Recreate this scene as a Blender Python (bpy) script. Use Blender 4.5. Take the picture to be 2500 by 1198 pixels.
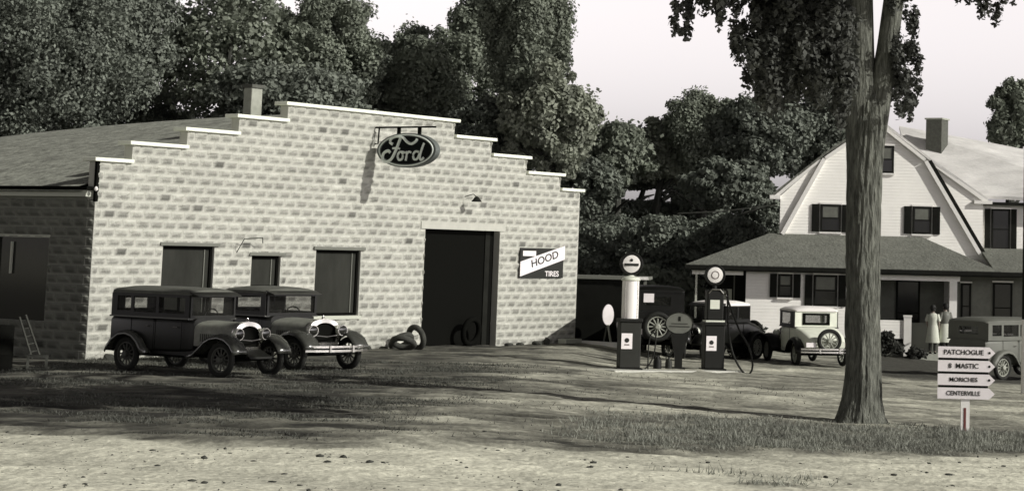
import bpy, bmesh, math, random
import numpy as np
from mathutils import Vector, Matrix, Euler
from math import sin, cos, pi, radians as R

for o in list(bpy.data.objects): bpy.data.objects.remove(o)
SC = bpy.context.scene
COL = SC.collection

# ------------------------------------------------------------------ camera
CAMF, CAMX, CAMY, PITCH, ROLL, CAMH = 5362.4, 1910.03, -49.45, 0.12500, 0.02411, 2.5885
cd = bpy.data.cameras.new('camera'); cam = bpy.data.objects.new('camera', cd); COL.objects.link(cam)
cd.sensor_fit = 'HORIZONTAL'; cd.sensor_width = 36.0; cd.lens = 36.0 * CAMF / 2500
cd.shift_x = -(CAMX - 1250) / 2500; cd.shift_y = (CAMY - 599) / 2500
cd.clip_start = 0.5; cd.clip_end = 6000
fw = Vector((0, cos(PITCH), sin(PITCH))); up = Vector((0, -sin(PITCH), cos(PITCH))); rt = Vector((1, 0, 0))
r2 = cos(ROLL) * rt + sin(ROLL) * up; u2 = -sin(ROLL) * rt + cos(ROLL) * up
m = Matrix((r2, u2, -fw)).transposed().to_4x4(); m.translation = Vector((0, 0, CAMH))
cam.matrix_world = m
SC.camera = cam

# ------------------------------------------------------------------ light
SUN_AZ, SUN_EL = R(-20), R(30)
S = Vector((cos(SUN_EL) * cos(SUN_AZ), cos(SUN_EL) * sin(SUN_AZ), sin(SUN_EL)))
ld = bpy.data.lights.new('sun', 'SUN'); ld.energy = 3.9; ld.angle = R(0.5); ld.color = (1.0, 0.97, 0.90)
sun = bpy.data.objects.new('sun', ld); COL.objects.link(sun)
sun.rotation_euler = S.to_track_quat('Z', 'Y').to_euler(); sun.location = (30, -20, 40)
W = bpy.data.worlds.new('World'); SC.world = W; W.use_nodes = True
nt = W.node_tree; bg = nt.nodes['Background']
sky = nt.nodes.new('ShaderNodeTexSky'); sky.sky_type = 'NISHITA'; sky.sun_disc = False
sky.sun_elevation = SUN_EL; sky.sun_rotation = math.atan2(S.x, S.y); sky.dust_density = 3.0; sky.air_density = 1.3
bw = nt.nodes.new('ShaderNodeRGBToBW'); mx = nt.nodes.new('ShaderNodeVectorMath'); mx.operation = 'SCALE'
mx.inputs[0].default_value = (1.0, 0.945, 0.95)
nt.links.new(sky.outputs[0], bw.inputs[0]); nt.links.new(bw.outputs[0], mx.inputs['Scale'])
tcw = nt.nodes.new('ShaderNodeTexCoord'); spw = nt.nodes.new('ShaderNodeSeparateXYZ'); nt.links.new(tcw.outputs['Generated'], spw.inputs[0])
hz_ = nt.nodes.new('ShaderNodeMapRange'); hz_.interpolation_type = 'SMOOTHSTEP'
for i_, v_ in enumerate((.12, .25, 3.05, .24)): hz_.inputs[i_ + 1].default_value = v_     # overcast-bright band low in the sky, deeper overhead
nt.links.new(spw.outputs[2], hz_.inputs[0]); mw = nt.nodes.new('ShaderNodeVectorMath'); mw.operation = 'SCALE'
nt.links.new(mx.outputs[0], mw.inputs[0]); nt.links.new(hz_.outputs[0], mw.inputs['Scale'])
nt.links.new(mw.outputs[0], bg.inputs[0]); bg.inputs[1].default_value = 0.10
SC.view_settings.view_transform = 'Standard'; SC.view_settings.look = 'None'
SC.view_settings.exposure = 0.0; SC.view_settings.gamma = 1.0
SC.render.engine = 'CYCLES'
SC.cycles.max_bounces = 6; SC.cycles.transparent_max_bounces = 12
SC.cycles.filter_width = 1.55

# ------------------------------------------------------------------ materials
TINT = (.965, 1.0, .86)
def mat(name, v, rough=0.8, tint=TINT, var=0.0, scale=4.0, bump=0.0, bscale=None, metal=0.0, spec=0.3, stretch=None, coord='Object', emit=0, attr=None, trans=0.0):
    m = bpy.data.materials.new(name); m.use_nodes = True; t = m.node_tree; N = t.nodes; L = t.links
    b = N['Principled BSDF']; b.inputs['Roughness'].default_value = rough; b.inputs['Metallic'].default_value = metal
    b.inputs['Specular IOR Level'].default_value = spec
    base = (v * tint[0], v * tint[1], v * tint[2], 1)
    b.inputs['Base Color'].default_value = base
    if var or bump or attr:
        tc = N.new('ShaderNodeTexCoord'); mp = N.new('ShaderNodeMapping'); L.new(tc.outputs[coord], mp.inputs[0])
        if stretch: mp.inputs['Scale'].default_value = stretch
    col = None
    if var:
        n = N.new('ShaderNodeTexNoise'); n.inputs['Scale'].default_value = scale; n.inputs['Detail'].default_value = 6; n.inputs['Roughness'].default_value = .65
        L.new(mp.outputs[0], n.inputs['Vector'])
        mr = N.new('ShaderNodeMapRange'); mr.inputs[1].default_value = .25; mr.inputs[2].default_value = .75
        mr.inputs[3].default_value = 1 - var; mr.inputs[4].default_value = 1 + var; L.new(n.outputs[0], mr.inputs[0])
        vm = N.new('ShaderNodeVectorMath'); vm.operation = 'SCALE'; vm.inputs[0].default_value = base[:3]; L.new(mr.outputs[0], vm.inputs['Scale'])
        col = vm.outputs[0]
    if attr:
        a = N.new('ShaderNodeAttribute'); a.attribute_name = attr
        vm2 = N.new('ShaderNodeVectorMath'); vm2.operation = 'SCALE'
        if col: L.new(col, vm2.inputs[0])
        else: vm2.inputs[0].default_value = base[:3]
        L.new(a.outputs['Fac'], vm2.inputs['Scale']); col = vm2.outputs[0]
    if col: L.new(col, b.inputs['Base Color'])
    if bump:
        n2 = N.new('ShaderNodeTexNoise'); n2.inputs['Scale'].default_value = bscale or scale * 3; n2.inputs['Detail'].default_value = 5
        L.new(mp.outputs[0], n2.inputs['Vector']); bp = N.new('ShaderNodeBump'); bp.inputs['Strength'].default_value = min(1, bump); bp.inputs['Distance'].default_value = .03 * max(1, bump)
        L.new(n2.outputs[0], bp.inputs['Height']); L.new(bp.outputs[0], b.inputs['Normal'])
    if trans:
        tr = N.new('ShaderNodeBsdfTranslucent'); ms = N.new('ShaderNodeMixShader'); ms.inputs[0].default_value = trans
        if col: L.new(col, tr.inputs[0])
        else: tr.inputs[0].default_value = base
        L.new(b.outputs[0], ms.inputs[1]); L.new(tr.outputs[0], ms.inputs[2]); L.new(ms.outputs[0], N['Material Output'].inputs[0])
    return m
def clapboard(name, v, pitch=0.11):
    m = mat(name, v, .6, var=.08, scale=1.2, tint=(1, .985, .93)); t = m.node_tree; N = t.nodes; L = t.links
    tc = N.new('ShaderNodeTexCoord'); sp = N.new('ShaderNodeSeparateXYZ'); L.new(tc.outputs['Object'], sp.inputs[0])
    mm = N.new('ShaderNodeMath'); mm.operation = 'DIVIDE'; mm.inputs[1].default_value = pitch; L.new(sp.outputs[2], mm.inputs[0])
    fr = N.new('ShaderNodeMath'); fr.operation = 'FRACT'; L.new(mm.outputs[0], fr.inputs[0])
    iv = N.new('ShaderNodeMath'); iv.operation = 'SUBTRACT'; iv.inputs[0].default_value = 1; L.new(fr.outputs[0], iv.inputs[1])
    bp = N.new('ShaderNodeBump'); bp.inputs['Distance'].default_value = .045; bp.inputs['Strength'].default_value = 1; L.new(iv.outputs[0], bp.inputs['Height'])
    L.new(bp.outputs[0], N['Principled BSDF'].inputs['Normal'])
    return m
def shingle(name, v):
    m = mat(name, v, .9, var=.28, scale=2.2); t = m.node_tree; N = t.nodes; L = t.links
    b = N['Principled BSDF']; tc = N.new('ShaderNodeTexCoord'); n = N.new('ShaderNodeTexNoise'); n.inputs['Scale'].default_value = 9; n.inputs['Detail'].default_value = 4
    L.new(tc.outputs['Object'], n.inputs['Vector']); bp = N.new('ShaderNodeBump'); bp.inputs['Distance'].default_value = .05; bp.inputs['Strength'].default_value = .8
    L.new(n.outputs[0], bp.inputs['Height']); L.new(bp.outputs[0], b.inputs['Normal'])
    return m
def glass(name, v=.02, tr=.75):
    m = bpy.data.materials.new(name); m.use_nodes = True; N = m.node_tree.nodes; L = m.node_tree.links
    b = N['Principled BSDF']; b.inputs['Base Color'].default_value = (v, v, v * .9, 1); b.inputs['Roughness'].default_value = .08
    tb = N.new('ShaderNodeBsdfTransparent'); ms = N.new('ShaderNodeMixShader'); ms.inputs[0].default_value = tr
    L.new(b.outputs[0], ms.inputs[1]); L.new(tb.outputs[0], ms.inputs[2]); L.new(ms.outputs[0], N['Material Output'].inputs[0])
    return m
MT = dict(
 sideblock=mat('shade_toned_side_block', .19, .95, var=.2, scale=1.1, bump=.6, bscale=22, attr='tone'),  # side wall blocks coloured darker than the front to deepen its shade
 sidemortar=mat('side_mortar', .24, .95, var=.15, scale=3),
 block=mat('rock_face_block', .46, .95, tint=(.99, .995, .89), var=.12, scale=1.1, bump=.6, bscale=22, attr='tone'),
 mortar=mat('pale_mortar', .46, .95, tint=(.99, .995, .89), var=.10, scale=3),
 coping=mat('white_coping', .85, .7, var=.1, scale=3),
 dark=mat('dark_wood', .016, .9, var=.3, scale=3, spec=.05),
 black=mat('near_black', .006, .95, spec=.03),
 blind=mat('dark_window_blind', .03, .9, spec=.1, var=.35, scale=2, stretch=(1, 1, .3)),
 frame=mat('weathered_frame', .16, .7),
 pale=mat('pale_frame', .5, .7),
 roofing=mat('mottled_roofing', .27, .95, var=.5, scale=2.6, bump=2, bscale=5),
 shingle=shingle('grey_shingle', .155),
 paleroof=mat('pale_shade_dappled_shingle', .66, .85, tint=(1, .985, .95), var=.32, scale=.9, bump=.5, bscale=14, stretch=(.6, 1.2, 1.2)),  # patchy tone paints bands of tree shadow into the roof colour
 clap=clapboard('white_clapboard', .86),
 white=mat('white_paint', .86, .5, tint=(1, .985, .94), var=.06, scale=3),
 whitesign=mat('white_sign_enamel', .86, .4, tint=(1, .95, .95), var=.06, scale=9),
 brick=mat('chimney_brick', .09, .9, var=.3, scale=10),
 stucco=mat('chimney_render', .33, .9, var=.2, scale=6),
 lithood=mat('sunlit_toned_hood_paint', .22, .5, spec=.4, var=.35, scale=4), fendp=mat('fender_enamel', .055, .22, spec=1.0, var=.2, scale=4),  # hood colour lightened to paint in the sunlit highlight on top
 body=mat('black_car_paint', .008, .3, spec=.3, var=.3, scale=3),
 body2=mat('dusty_dark_car_paint', .012, .4, spec=.3, var=.3, scale=2.5),
 grey=mat('grey_car_paint', .13, .5, var=.15, scale=2),
 tan=mat('light_car_paint', .80, .5, var=.12, scale=3),
 canvas=mat('dusty_roof_canvas', .11, .9, var=.25, scale=4),
 whitecanvas=mat('white_roof_canvas', .8, .8, tint=(1, .97, .93)),
 rubber=mat('tyre_rubber', .018, .85, var=.3, scale=9),
 dustrubber=mat('dusty_tyre_rubber', .05, .9, var=.4, scale=9),
 rim=mat('pale_wheel_rim', .32, .5), darkrim=mat('dark_wheel_rim', .07, .5),
 nickel=mat('nickel_plate', .72, .22, metal=1.0, tint=(1, .98, .93)),
 enamel=mat('pale_reflector', .7, .3), red=mat('dull_red_paint', .16, .6, tint=(1, .3, .28)),
 glass=glass('clear_glass'), lens=mat('lamp_glass', .55, .1, spec=.8),
 dglass=mat('dark_glass', .012, .1, spec=.6),
 seat=mat('seat_leather', .03, .7),
 lamp=mat('globe_milk_glass', .85, .25, tint=(1, .97, .93)),
 concrete=mat('island_concrete', .42, .9, var=.2, scale=4, bump=.4, bscale=14),
 stone=mat('field_stone', .05, .95, var=.4, scale=6),
 pumpdark=mat('dark_pump_enamel', .012, .55, spec=.2, var=.2, scale=3), pumpgreen=mat('grey_pump_enamel', .03, .55, spec=.2, var=.2, scale=3),
 bark=mat('elm_bark', .125, .95, var=.75, scale=7, bump=3.5, bscale=8, stretch=(2.2, 2.2, .45), spec=.1),
 fbark=mat('far_bark', .05, .95, var=.3, scale=2),
 leafA=mat('leaf_mid', .25, .7, var=.45, scale=.9, trans=.3, tint=(.90, 1, .80)),
 leafB=mat('leaf_dark', .20, .7, var=.5, scale=1.0, trans=.25, tint=(.90, 1, .84)),
 leafC=mat('leaf_pale', .30, .7, var=.45, scale=1.2, trans=.3, tint=(.93, 1, .80)),
 leafE=mat('elm_leaf', .07, .7, var=.5, scale=2.0, trans=.2, tint=(.95, 1, .88)),
 grass=mat('dry_grass', .26, .9, var=.65, scale=2, trans=.25),
 hedge=mat('hedge_leaf', .05, .9, var=.4, scale=2, trans=.2),
 timber=mat('bare_timber', .06, .85, var=.3, scale=8),
 shade=mat('grey_enamel_porch_shade', .15, .6, var=.2, scale=5),
 ink=mat('sign_ink', .02, .7), inksoft=mat('faded_ink', .12, .8, tint=(1, .8, .75)),
 skin=mat('skin', .3, .6, tint=(1, .85, .72)), hair=mat('dark_hair', .012, .7),
 dress=mat('pale_cotton', .55, .9, var=.1, scale=6), stocking=mat('dark_stocking', .03, .8),
 wire=mat('wire', .35, .6), fordblue=mat('dark_sign_enamel', .01, .8, spec=.05, tint=(.85, 1, 1)), fordgrey=mat('grey_sign_rim', .13, .5, tint=(.9, 1, .95)), fordwhite=mat('sign_lettering', .85, .5, tint=(.93, 1, .93)),
 darkblock=mat('sheet_dark', .012, .9, var=.3, scale=2, spec=.05),
)

# ------------------------------------------------------------------ mesh helpers
class MB:
    def __init__(s): s.v = []; s.f = []; s.tone = None
    def add(s, vs, fs):
        o = len(s.v); s.v += [tuple(x) for x in vs]; s.f += [tuple(i + o for i in f) for f in fs]; return s
    def box(s, x0, x1, y0, y1, z0, z1):
        return s.add([(x0,y0,z0),(x1,y0,z0),(x1,y1,z0),(x0,y1,z0),(x0,y0,z1),(x1,y0,z1),(x1,y1,z1),(x0,y1,z1)],
                     [(0,3,2,1),(4,5,6,7),(0,1,5,4),(1,2,6,5),(2,3,7,6),(3,0,4,7)])
    def loft(s, rings, cap=True, closed=True):
        n = len(rings[0]); o = len(s.v)
        for r in rings: s.v += [tuple(p) for p in r]
        for i in range(len(rings) - 1):
            for j in range(n if closed else n - 1):
                a = o + i * n + j; b = o + i * n + (j + 1) % n
                s.f.append((a, b, b + n, a + n))
        if cap:
            s.f.append(tuple(o + j for j in range(n))[::-1]); s.f.append(tuple(o + (len(rings) - 1) * n + j for j in range(n)))
        return s
    def tube(s, path, rad, seg=8, cap=True):
        P = [Vector(p) for p in path]
        if not hasattr(rad, '__len__'): rad = [rad] * len(P)
        rings = []; ref = None
        for i, p in enumerate(P):
            d = (P[min(i + 1, len(P) - 1)] - P[max(i - 1, 0)]).normalized()
            if ref is None: ref = Vector((0, 0, 1)) if abs(d.z) < .9 else Vector((1, 0, 0))
            a = d.cross(ref)
            if a.length < 1e-4: a = d.orthogonal()
            a.normalize(); b = d.cross(a).normalized(); ref = -b if False else ref
            rings.append([p + rad[i] * (cos(2 * pi * k / seg) * a + sin(2 * pi * k / seg) * b) for k in range(seg)])
        return s.loft(rings, cap)
    def lathe(s, prof, c=(0, 0, 0), axis='Z', seg=20, cap=True):
        c = Vector(c); rings = []
        for r, h in prof:
            ring = []
            for k in range(seg):
                a = 2 * pi * k / seg; x, y = r * cos(a), r * sin(a)
                if axis == 'Z': p = (x, y, h)
                elif axis == 'Y': p = (x, h, y)
                else: p = (h, x, y)
                ring.append(c + Vector(p))
            rings.append(ring)
        return s.loft(rings, cap)
    def torus(s, c, Rm, rm, axis='Y', seg=28, s2=10, flat=1.0):
        c = Vector(c); rings = []
        for i in range(seg):
            a = 2 * pi * i / seg; ring = []
            for j in range(s2):
                b = 2 * pi * j / s2; rr = Rm + rm * cos(b); h = rm * flat * sin(b)
                x, z = rr * cos(a), rr * sin(a)
                p = (x, h, z) if axis == 'Y' else ((h, x, z) if axis == 'X' else (x, z, h))
                ring.append(c + Vector(p))
            rings.append(ring)
        rings.append(rings[0]); return s.loft(rings, cap=False)
    def prism(s, poly, a0, a1, plane='XZ'):
        def p3(u, v, a): return {'XZ': (u, a, v), 'XY': (u, v, a), 'YZ': (a, u, v)}[plane]
        n = len(poly); s.add([p3(u, v, a0) for u, v in poly] + [p3(u, v, a1) for u, v in poly],
            [tuple(range(n)), tuple(range(2 * n - 1, n - 1, -1))] + [(i, i + n, (i + 1) % n + n, (i + 1) % n) for i in range(n)])
        return s
    def build(s, name, material, parent=None, smooth=False, bevel=0, fixn=True, label=None):
        me = bpy.data.meshes.new(name); me.from_pydata(s.v, [], s.f)
        if fixn:
            bm = bmesh.new(); bm.from_mesh(me); bmesh.ops.recalc_face_normals(bm, faces=bm.faces); bm.to_mesh(me); bm.free()
        me.materials.append(MT[material] if isinstance(material, str) else material)
        if s.tone is not None:
            a = me.attributes.new('tone', 'FLOAT', 'POINT'); a.data.foreach_set('value', np.array(s.tone, dtype=np.float32))
        o = bpy.data.objects.new(name, me); COL.objects.link(o)
        if parent is not None: o.parent = parent
        if smooth:
            for p in me.polygons: p.use_smooth = True
            try: me.set_sharp_from_angle(angle=R(40))
            except Exception: pass
        if bevel:
            md = o.modifiers.new('bevel', 'BEVEL'); md.width = bevel; md.segments = 2; md.limit_method = 'ANGLE'
        if label: o['label'] = label
        return o
def tag(o, label, cat, group=None, kind=None):
    if label: o['label'] = label
    if cat: o['category'] = cat
    if group: o['group'] = group
    if kind: o['kind'] = kind
    return o
def empty(name, loc, rz=0, label=None, cat=None, group=None):
    o = bpy.data.objects.new(name, None); COL.objects.link(o); o.location = loc; o.rotation_euler = (0, 0, rz); o.empty_display_size = .2
    return tag(o, label, cat, group)
def font(name, text, size, mt, parent, loc, rot, ext=.004, align='CENTER', sx=1.0):
    c = bpy.data.curves.new(name, 'FONT'); c.body = text; c.size = size; c.extrude = ext; c.align_x = align; c.align_y = 'CENTER'; c.offset = size * .012
    c.materials.append(MT[mt]); o = bpy.data.objects.new(name, c); COL.objects.link(o); bpy.context.view_layer.update()
    me = bpy.data.meshes.new_from_object(o.evaluated_get(bpy.context.evaluated_depsgraph_get())); bpy.data.objects.remove(o)
    o = bpy.data.objects.new(name, me); COL.objects.link(o)
    o.parent = parent; o.location = loc; o.rotation_euler = rot; o.scale = (sx, 1, 1)
    return o

# ------------------------------------------------------------------ ground
def sm(t): t = np.clip(t, 0, 1); return t * t * (3 - 2 * t)
def GZ(x, y):
    w = sm((x + 6) / 3.0)
    return -w * (.035 * np.clip(x + 6, 0, 22) + .012 * np.clip(y - 45, 0, 60))
def gz(x, y): return float(GZ(np.float64(x), np.float64(y)))
def vnoise(x, y, seed=0):
    rs = np.random.RandomState(seed); T = rs.rand(256, 256)
    xi = np.floor(x).astype(int); yi = np.floor(y).astype(int); fx = x - xi; fy = y - yi
    fx = fx * fx * (3 - 2 * fx); fy = fy * fy * (3 - 2 * fy)
    g = lambda a, b: T[a % 256, b % 256]
    return (g(xi, yi) * (1 - fx) + g(xi + 1, yi) * fx) * (1 - fy) + (g(xi, yi + 1) * (1 - fx) + g(xi + 1, yi + 1) * fx) * fy
def fbm(x, y, seed=0, o=4):
    s = 0; a = .5
    for i in range(o): s = s + a * vnoise(x * 2 ** i, y * 2 ** i, seed + i); a *= .5
    return s / (1 - .5 ** o)
def road_edge(x): return np.interp(x, [-14, -10.5, -8, -5.7, -3.6, -1, 1.5, 3.9, 8], [31.5, 30.4, 29.4, 28.9, 30.6, 31.0, 32.6, 34.0, 36.5])
xs = np.concatenate([-np.geomspace(900, 22, 22), np.arange(-20, 12.01, .11), np.geomspace(14, 900, 22)])
ys = np.concatenate([[-300, -100, -30, 0, 10, 16], np.arange(20, 50, .10), np.arange(50, 72, .22), np.arange(72, 100, 1.), np.geomspace(101, 3000, 26)])
X, Y = np.meshgrid(xs, ys); Z = GZ(X, Y)
e = road_edge(X) + (fbm(X * .9, Y * .9, 3) - .5) * 1.6
road = sm((e - Y) / .7 + .3)
tracks = np.zeros_like(X)
for k, (a, b, c, w) in enumerate([(33.0, .10, .9, .10), (35.2, .05, .7, .09), (37.6, -.02, 1.0, .12), (31.9, .16, .6, .09), (40.2, .06, 1.3, .12), (42.6, .02, .8, .12), (29.6, -.04, .5, .11), (45.8, .08, .9, .14), (34.2, -.05, .8, .08), (38.7, .09, .7, .10), (48.5, .03, .7, .15)]):
    yc = a + b * X + c * np.sin(X * .13 + k * 1.7); tracks += np.exp(-((Y - yc) / (w * 1.6)) ** 2) * (.4 + .8 * fbm(X * .5, Y * .5 + k * 9, 20 + k))
fine = fbm(X * 2.2, Y * 3.0, 7, 5); mid = fbm(X * .4, Y * .8, 11); big = fbm(X * .12, Y * .12, 31)
Z = Z + (fine - .5) * .075 + (mid - .5) * .06 - tracks * .028 + sm((Y - e + .1) / .5) * (Y < 60) * .03
flat = sm((Y - 52) / 8) * .6
Z = Z * 1.0
grassm = sm((X + 3.4) / 2.5 + (fbm(X * .7, Y * .7, 41) - .5) * 1.5) * sm((Y - e) / .5) * sm((38.6 + .12 * X - Y) / 1.6)
grassm = np.maximum(grassm, .75 * sm((fbm(X * .5, Y * .9, 55) - .5) * 5) * sm((1.7 - np.hypot((X + .2) / 1.9, (Y - 27.9) / .55)) / .8))
lawn = sm((X - 2.2) / .8) * sm((Y - 56.5) / 1.5) * sm((8.5 - X) / 1)
farv = sm((Y - 74) / 4)
dust = sm((X + 4.5) / 3) * sm((Y - 38) / 4) * sm((60 - Y) / 3)
oil = sm((-4.5 - X) / 3) * sm((Y - e) / .8)  # left lot mask: ground darker in tone, with sparse grass
tone = .20 + .14 * (mid - .5) + .22 * (fine - .5)
tone = tone + .08 * dust - .13 * oil
tone = tone + sm((fbm(X * 1.5, Y * 2.4, 177) - .55) * 8) * .13 * (1 - .55 * oil) - sm((fbm(X * .5, Y * 1.25, 277) - .53) * 6) * .11
tone = tone + sm((fbm(X * .6, Y * 1.15, 77) - .52) * 7) * (.20 - .14 * oil)
tone = tone * (1 - road) + road * (.60 + .34 * (fine - .5) + .26 * (mid - .5))
tone = tone * (1 - .28 * np.clip(tracks, 0, 1))
tone = tone * (1 - grassm) + grassm * (.14 + .30 * (fine - .5) + .14 * (mid - .5))
tone = tone * (1 - lawn) + lawn * .06
tone = tone * (1 - farv) + farv * .07
tone = np.clip(tone, .03, .7)
ny, nx = X.shape
V = np.stack([X, Y, Z], -1).reshape(-1, 3)
I = np.arange(ny * nx).reshape(ny, nx); F = np.stack([I[:-1, :-1], I[:-1, 1:], I[1:, 1:], I[1:, :-1]], -1).reshape(-1, 4)
def np_mesh(name, V, F, material, parent=None, attr=None, smooth=False):
    me = bpy.data.meshes.new(name); me.vertices.add(len(V)); me.vertices.foreach_set('co', V.astype(np.float32).ravel())
    k = F.shape[1]; me.loops.add(F.size); me.loops.foreach_set('vertex_index', F.astype(np.int32).ravel())
    me.polygons.add(len(F)); me.polygons.foreach_set('loop_start', np.arange(0, F.size, k, dtype=np.int32)); me.polygons.foreach_set('loop_total', np.full(len(F), k, dtype=np.int32))
    if smooth: me.polygons.foreach_set('use_smooth', np.ones(len(F), dtype=bool))
    me.update(calc_edges=True)
    if attr is not None:
        a = me.attributes.new('tone', 'FLOAT', 'POINT'); a.data.foreach_set('value', attr.astype(np.float32).ravel())
    me.materials.append(material); o = bpy.data.objects.new(name, me); COL.objects.link(o)
    if parent is not None: o.parent = parent
    return o
MT['ground'] = mat('packed_dirt', 1.0, .95, var=.42, scale=8, bump=1.0, bscale=9, attr='tone', tint=(.985, .975, .80), stretch=(1, 1, 1))
tag(np_mesh('ground', V, F, MT['ground'], attr=tone, smooth=True), 'packed dirt lot with dark wheel tracks and pale sandy road edge', None, kind='structure')

# ------------------------------------------------------------------ foliage helpers
def leaf_cloud(cl, n, size, seed, up_bias=.25, shell=.55):
    """cl: (K,6) clump centre + radii; n leaves; returns verts, quads"""
    rs = np.random.RandomState(seed); cl = np.asarray(cl, float)
    w = (cl[:, 3] * cl[:, 5]) ** 1.0; w /= w.sum(); k = rs.choice(len(cl), n, p=w)
    d = rs.normal(size=(n, 3)); d /= np.linalg.norm(d, axis=1)[:, None]
    r = shell + (1.05 - shell) * rs.rand(n) ** .7 + (rs.rand(n) < .14) * rs.exponential(.13, n)
    c = cl[k, :3] + d * r[:, None] * cl[k, 3:6]
    nn = d * .8 + rs.normal(size=(n, 3)) * .55; nn[:, 2] += up_bias; nn /= np.linalg.norm(nn, axis=1)[:, None]
    t = np.cross(nn, rs.normal(size=(n, 3))); t /= np.linalg.norm(t, axis=1)[:, None]; b = np.cross(nn, t)
    s = size * (.6 + .8 * rs.rand(n))[:, None]
    V = np.stack([c + t * s * .5, c + b * s * .33 + nn * s * .06, c - t * s * .5, c - b * s * .33 + nn * s * .06], 1).reshape(-1, 3)
    return V, np.arange(n * 4).reshape(-1, 4)
def crown_clumps(c, r, K, seed, cr=(.22, .36), fill=.35):
    rs = np.random.RandomState(seed); out = []
    for i in range(K):
        d = rs.normal(size=3); d /= np.linalg.norm(d); rad = (fill + (.85 - fill) * rs.rand() ** .5)
        q = rs.uniform(*cr); out.append([c[j] + d[j] * r[j] * rad for j in range(3)] + [r[0] * q * 1.05, r[1] * q, r[2] * q * .8])
    return out
def px(x, y, D):   # only used for laying out the wood along the view fan, in world metres
    d = fw + r2 * ((x - CAMX) / CAMF) - u2 * ((y - CAMY) / CAMF)
    return Vector((0, 0, CAMH)) + d * (D / d.y)
def tree(x, y, zc, rx, rz, n, size, mt, seed, label, group='trees of the wood behind the garage and house', K=34, ry=None, trunkr=.28, name='tree', shell=.5, cr=(.22, .36)):
    g = gz(x, y); root = empty(name, (x, y, g), 0, label, 'tree', group)
    ry = ry or rx * .8
    cl = crown_clumps((0, 0, zc - g), (rx * 1.07, ry * 1.05, rz * 1.02), K, seed, (cr[0] * .8, cr[1]))
    V, F = leaf_cloud(cl, int(n * .62), size, seed + 1, shell=shell)
    big_ = [[c[0] * .75, c[1] * .8, (c[2] - (zc - g)) * .8 + zc - g, rx * .42, ry * .42, rz * .42] for c in cl[:14]]
    V2, F2 = leaf_cloud(big_, int(n * .38), size, seed + 2, shell=.05)
    np_mesh('crown', np.concatenate([V, V2]), np.concatenate([F, F2 + len(V)]), MT[mt], root)
    rs = random.Random(seed); mb = MB(); top = zc - g + rz * .3
    mb.tube([(0, 0, -.3), (.1, 0, top * .25), (rs.uniform(-.3, .3), .1, top * .6), (rs.uniform(-.5, .5), 0, top)], [trunkr * 1.3, trunkr, trunkr * .7, trunkr * .25], 8)
    for k in range(6):
        a = rs.uniform(0, 2 * pi); h = top * rs.uniform(.35, .8); q = rs.uniform(.5, .85)
        mb.tube([(0, 0, h), (cos(a) * rx * q * .5, sin(a) * ry * q * .5, h + rz * .25), (cos(a) * rx * q, sin(a) * ry * q, h + rz * .45)], [trunkr * .45, trunkr * .25, .03], 5)
    mb.build('trunk', 'fbark', root, smooth=True); return root

# ------------------------------------------------------------------ garage
GX, GY, GA = -14.7466, 47.7861, 1.046294
BW, BH = .4064, .2032
LEN = 18.12
gar = empty('garage', (GX, GY, 0), GA, 'long concrete block garage with stepped white-capped gable and dark doorway', 'garage')
steps = [(0, .98, 21), (.98, 2.61, 23), (2.61, 4.23, 25), (4.23, 5.86, 27), (5.86, 12.26, 29), (12.26, 13.89, 27), (13.89, 15.51, 25), (15.51, 17.14, 23), (17.14, 18.12, 21)]
openings = [(2.06, 3.66, 4.4 * BH, 2.49), (4.89, 5.87, 1.54, 2.30), (7.10, 8.74, .87, 2.47), (11.23, 14.42, -.5, 3.07)]
rnd = random.Random(5)
def blocks(mb, rects, nrm, x0shift=0.0, map3=None, tones=None):
    """rects: visible pieces (s0,s1,z0,z1) ; adds rock faced pillows"""
    for s0, s1, z0, z1 in rects:
        if s1 - s0 < .05 or z1 - z0 < .04: continue
        g = .008; a0, a1, b0, b1 = s0 + g, s1 - g, z0 + g, z1 - g
        nu = 4 if s1 - s0 > .25 else 3; nv = 4
        t = rnd.choice([.8, .92, .97, 1, 1, 1.07, 1.15]) * rnd.uniform(.92, 1.05)
        if rnd.random() < .03: t *= .45
        P = []
        hump = rnd.uniform(.03, .052)
        for j in range(nv + 1):
            for i in range(nu + 1):
                u = i / nu; v = j / nv
                ed = (i in (0, nu)) or (j in (0, nv))
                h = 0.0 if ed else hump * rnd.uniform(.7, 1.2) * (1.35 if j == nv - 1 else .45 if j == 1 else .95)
                P.append(map3(a0 + (a1 - a0) * u, b0 + (b1 - b0) * v, .004 + h * .8)); tones.append(1.02 if ed else t * rnd.uniform(.93, 1.03) * (.97 if j == nv - 1 else .86 if j == 2 else .56))  # lower face tones darkened to paint the shadow under each block
        Fs = [(j * (nu + 1) + i, j * (nu + 1) + i + 1, (j + 1) * (nu + 1) + i + 1, (j + 1) * (nu + 1) + i) for j in range(nv) for i in range(nu)]
        mb.add(P, Fs)
def cut(rects, ops):
    for (a, b, c, d) in ops:
        out = []
        for (s0, s1, z0, z1) in rects:
            if s1 <= a or s0 >= b or z1 <= c or z0 >= d: out.append((s0, s1, z0, z1)); continue
            if s0 < a: out.append((s0, a, z0, z1))
            if s1 > b: out.append((b, s1, z0, z1))
            m0, m1 = max(s0, a), min(s1, b)
            if z0 < c: out.append((m0, m1, z0, c))
            if z1 > d: out.append((m0, m1, d, z1))
        rects = out
    return rects
fac = MB(); tones = []
lint = (11.03, 14.62, 3.07, 3.25)
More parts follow.
